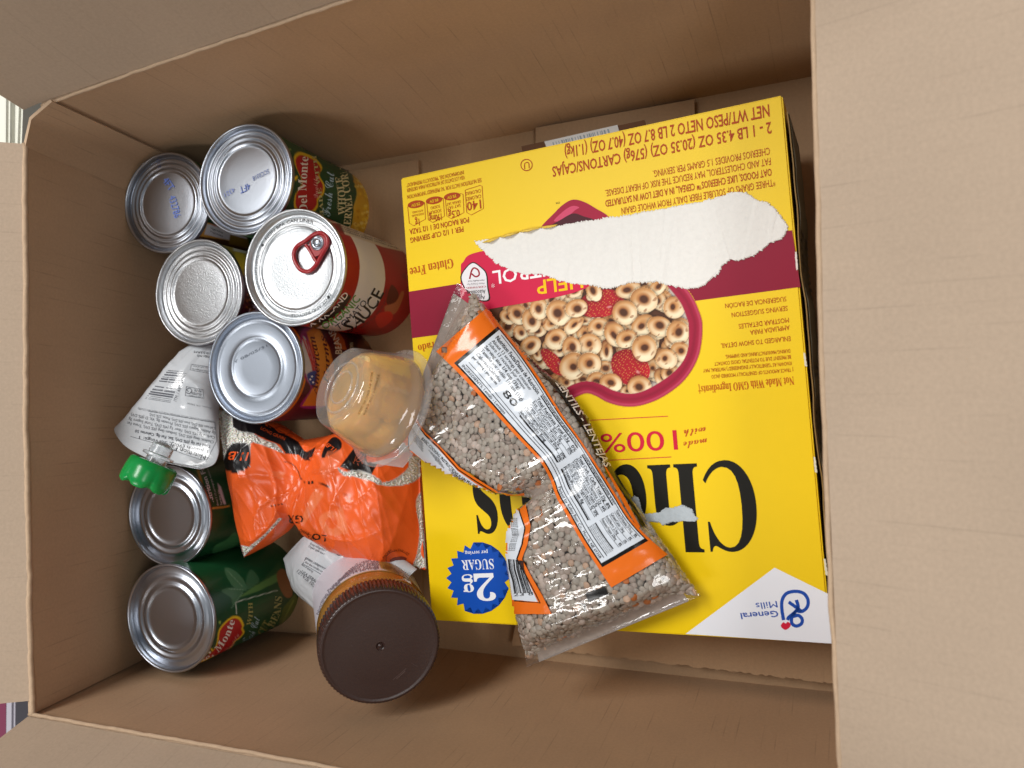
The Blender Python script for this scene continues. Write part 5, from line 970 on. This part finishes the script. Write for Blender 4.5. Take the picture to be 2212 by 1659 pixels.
# closed seams at both ends stay clear
lb_ = thing('lentil_bag', tuple(P.mean(0)), 'clear bag of brown lentils with an orange and white label on the yellow carton', 'bag')
sf = Surf(P, fc); RP, RC = P.reshape(ns, nt, 3), col.reshape(ns, nt, 4)
fo = mesh('film', P, fc, FILM, lb_, True, cols=np.zeros((len(P), 4)))
for k, it in enumerate(ink_polys):
    lp_ = Print('printed_panel', fo, sf, .0001+.000015*k+{WHT: .00025, BKP: .00012}.get(it[1], 0)+(.0002 if k >= 8 else 0)); lp_.poly([tuple(q) for q in it[0]], it[1], 6.); lp_.build(INK_GLOSS, True)
p = Print('facts_lettering', fo, sf, .00072); TXT = '14161a'
def lt(s, a0, a1, f, cap, st=None, col_=TXT): p.text(s, lab(np.linspace(a0, a1, 14), f), cap, col_, st)
lt('Nutrition Facts/Datos de Nutrici\u00f3n', .095, .325, .80, 8.6, 'bold'); lt('About 13 servings per container', .095, .30, .725, 7); lt('Sobre 13 raciones por envase', .095, .285, .655, 7); lt('Serving size 1/4 cup (35g)', .095, .275, .575, 7.4, 'bold'); lt('Tama\u00f1o por raci\u00f3n 1/4 taza (35g)', .095, .31, .495, 7.2, 'bold'); lt('Calories/Calor\u00edas', .095, .215, .40, 7.6, 'bold'); lt('per serving | por raci\u00f3n', .095, .215, .325, 6, 'bold'); lt('80', .25, .312, .315, 14.5, 'bold'); lt('INGREDIENTS: Lentils - Lentejas', .095, .31, .105, 6)
lt('Amount per serving/Cantidad por porci\u00f3n  % D.V.*/%D.D.*', .335, .545, .865, 4.2, 'bold'); lt('Amount per serving/Cantidad por porci\u00f3n  % D.V.*', .57, .765, .865, 4.2, 'bold')
for a0, a1, rows_ in ((.335, .548, (('Total Fat/Grasa Total 0.5g', '0%', .74), ('Sat. Fat/Grasa Sat. 0g', '0%', .64), ('Trans Fat/Grasa Trans 0g', '', .545), ('Cholesterol/Colesterol 0mg', '0%', .45), ('Sodium/Sodio 5mg', '0%', .35))), (.57, .768, (('Total Carb. / Carb. Total 22g', '8%', .74), ('Dietary Fiber/Fibra Diet\u00e9tica 12g', '44%', .64), ('Total Sugars/Los Az\u00facares Totales 0g', '', .55), ('Includes 0g of Added Sugars/Incluye 0g', '0%', .465), ('Protein/Prote\u00ednas 8g', '', .36))), (.785, .895, (('Vitamin D/Vitamina D 0mcg', '0%', .83), ('Calcium/Calcio 10mg', '0%', .725), ('Iron/Hierro 2.3mg', '15%', .62), ('Potassium/Potasio 330mg', '8%', .52)))):
    for s_1, s_2, f_ in rows_:
        w_ = min(.86, .26+.022*len(s_1)); lt(s_1, a0, a0+(a1-a0)*w_, f_, 6.8, 'bold' if s_1.split('/')[0] in ('Total Fat', 'Cholesterol', 'Sodium', 'Protein', 'Total Carb. ') else None); 
        if s_2: lt(s_2, a1-(a1-a0)*.10, a1, f_, 6.8, 'bold')
        p.line(lab(np.linspace(a0, a1, 16), f_-.022), .8, '3a3d42')
for k in range(5): lt('The % Daily Value tells you how much a nutrient in a serving contributes', .785, .895, .365-k*.032, 2.6)
lt('Packed by Kelley Bean Co., Morrill, NE 69358', .62, .895, .10, 6.2)
p.build(INK_GLOSS)
p = Print('cooking_lettering', fo, sf, .00098)
p.text('BASIC COOKING INSTRUCTIONS PLAIN PEA OR LENTIL SOUP', CE((205, 420), (330, 545), (470, 690), (600, 775), (740, 835)), 6.2, TXT, 'bold'); p.text('MANERA DE COCINARLOS SOPA', CE((225, 585), (330, 680), (440, 760), (540, 835)), 5, TXT, 'bold')
for k in range(4): p.text('1 lb Split Peas or Lentils chopped', CE((135+k*4, 345+k*26), (215, 455+k*18)), 3.6, '2a2c30'); p.text('Wash and sort, place all ingredients', CE((255+k*16, 500+k*22), (340+k*10, 570+k*20)), 3.4, '2a2c30'); p.text('boil, reduce heat and simmer', CE((405+k*16, 640+k*20), (520+k*10, 735+k*16)), 3.4, '2a2c30')
for k in range(4): p.text('Lentils are a good source', CE((850+k*12, 1230), (872+k*12, 1120), (868+k*12, 1000)), 3.6, '4a4c50')
p.text('23 8', CE((880, 1560), (1020, 1552)), 7, TXT)
x = 0
while x < 1: w = random.choice((1., 1.4, 2.2)); q = 852+x*112; p.line(CE((q-12, 1290+x*10), (q-6, 1360), (q+20, 1450), (q+34+x*20, 1535)), w, '26282c'); x += random.choice((.06, .08, .11))
p.text('LENTILS - LENTEJAS', CB((352, 392), (410, 470), (480, 575), (545, 690), (600, 800), (650, 900)), 12.5, 'e8e6e0', 'boldital')
p.line(CB((120, 140), (140, 165), (150, 150), (165, 190), (178, 178), (190, 215), (205, 205), (225, 245)), 1., '7a3a10'); p.build(INK_GLOSS)
# the seeds
rn = normals(P, ns, nt).reshape(ns, nt, 3)
if (rn[ns//2, nt//4] @ nA) < 0: rn = -rn
a_in = RC[..., 3].copy(); a_in[:14] = 1; a_in[-4:] = 1; a_in[:, (np.arange(nt) < 4) | (np.abs(np.arange(nt)-nt/2) < 4)] = np.maximum(a_in[:, (np.arange(nt) < 4) | (np.abs(np.arange(nt)-nt/2) < 4)], 0)
pts, nn = scatter(RP, rn, a_in, 120000, .0028, .0016, -.25, 5); pts2, nn2 = scatter(RP, rn, a_in, 70000, .0028, .0030, -.1, 6)
bv, bf = ball(12, 7, .00235, .00235, .0009)
def seedcol(r):
    k = r.random(); c = np.array(lin('a69c90')) if k < .55 else np.array(lin('9e8e82')) if k < .8 else np.array(lin('bbaba0')) if k < .93 else np.array(lin('b89880')) if k < .985 else np.array(lin('c06a2c')); return c*r.uniform(.88, 1.12)
dist = np.linalg.norm(pts-CAMP, axis=1); facing = ((CAMP-pts)*nn).sum(1)/dist; order = np.argsort(-(facing/dist)); top300 = set(order[:300].tolist()); rest = [i for i in range(len(pts)) if i not in top300]
swarm('lentil_mass', np.vstack([pts[rest], pts2]), np.vstack([nn[rest], nn2]), bv, bf, .22, seedcol, SEED, lb_, 6)
sm_ = bpy.data.meshes.new('lentil'); sm_.from_pydata([tuple(v) for v in bv], [], bf); sm_.shade_smooth(); sm_.materials.append(SEED); ca_ = sm_.color_attributes.new('Col', 'FLOAT_COLOR', 'POINT'); ca_.data.foreach_set('color', np.ones(len(bv)*4, np.float32))
r = np.random.default_rng(12)
for i in order[:300]:
    o = bpy.data.objects.new('lentil', sm_); COL.objects.link(o); attach(o, lb_); M_ = rot_to(nn[i], r, .22)*r.uniform(.85, 1.12); c_ = seedcol(r); o.color = (*[min(1, q) for q in c_], 1)
    m4 = Matrix(M_.tolist()).to_4x4(); m4.translation = pts[i]; o.matrix_basis = m4
G, fc, _ = bag_mesh([(a, tuple(lerp(np.array(b, float), np.array(c, float), .07)), tuple(lerp(np.array(c, float), np.array(b, float), .07))) for a, b, c in rows], pl3, lambda s: .62*lenT(s), 120, 80, .46, .8)
core = mesh('lentil_core', G, fc, plain('packed_lentils', '93857b', .8, bump=1., bscale=300, var=.3), lb_, True); core['kind'] = 'stuff'
bpy.data.objects.remove(TOB); bpy.data.curves.remove(TCU)
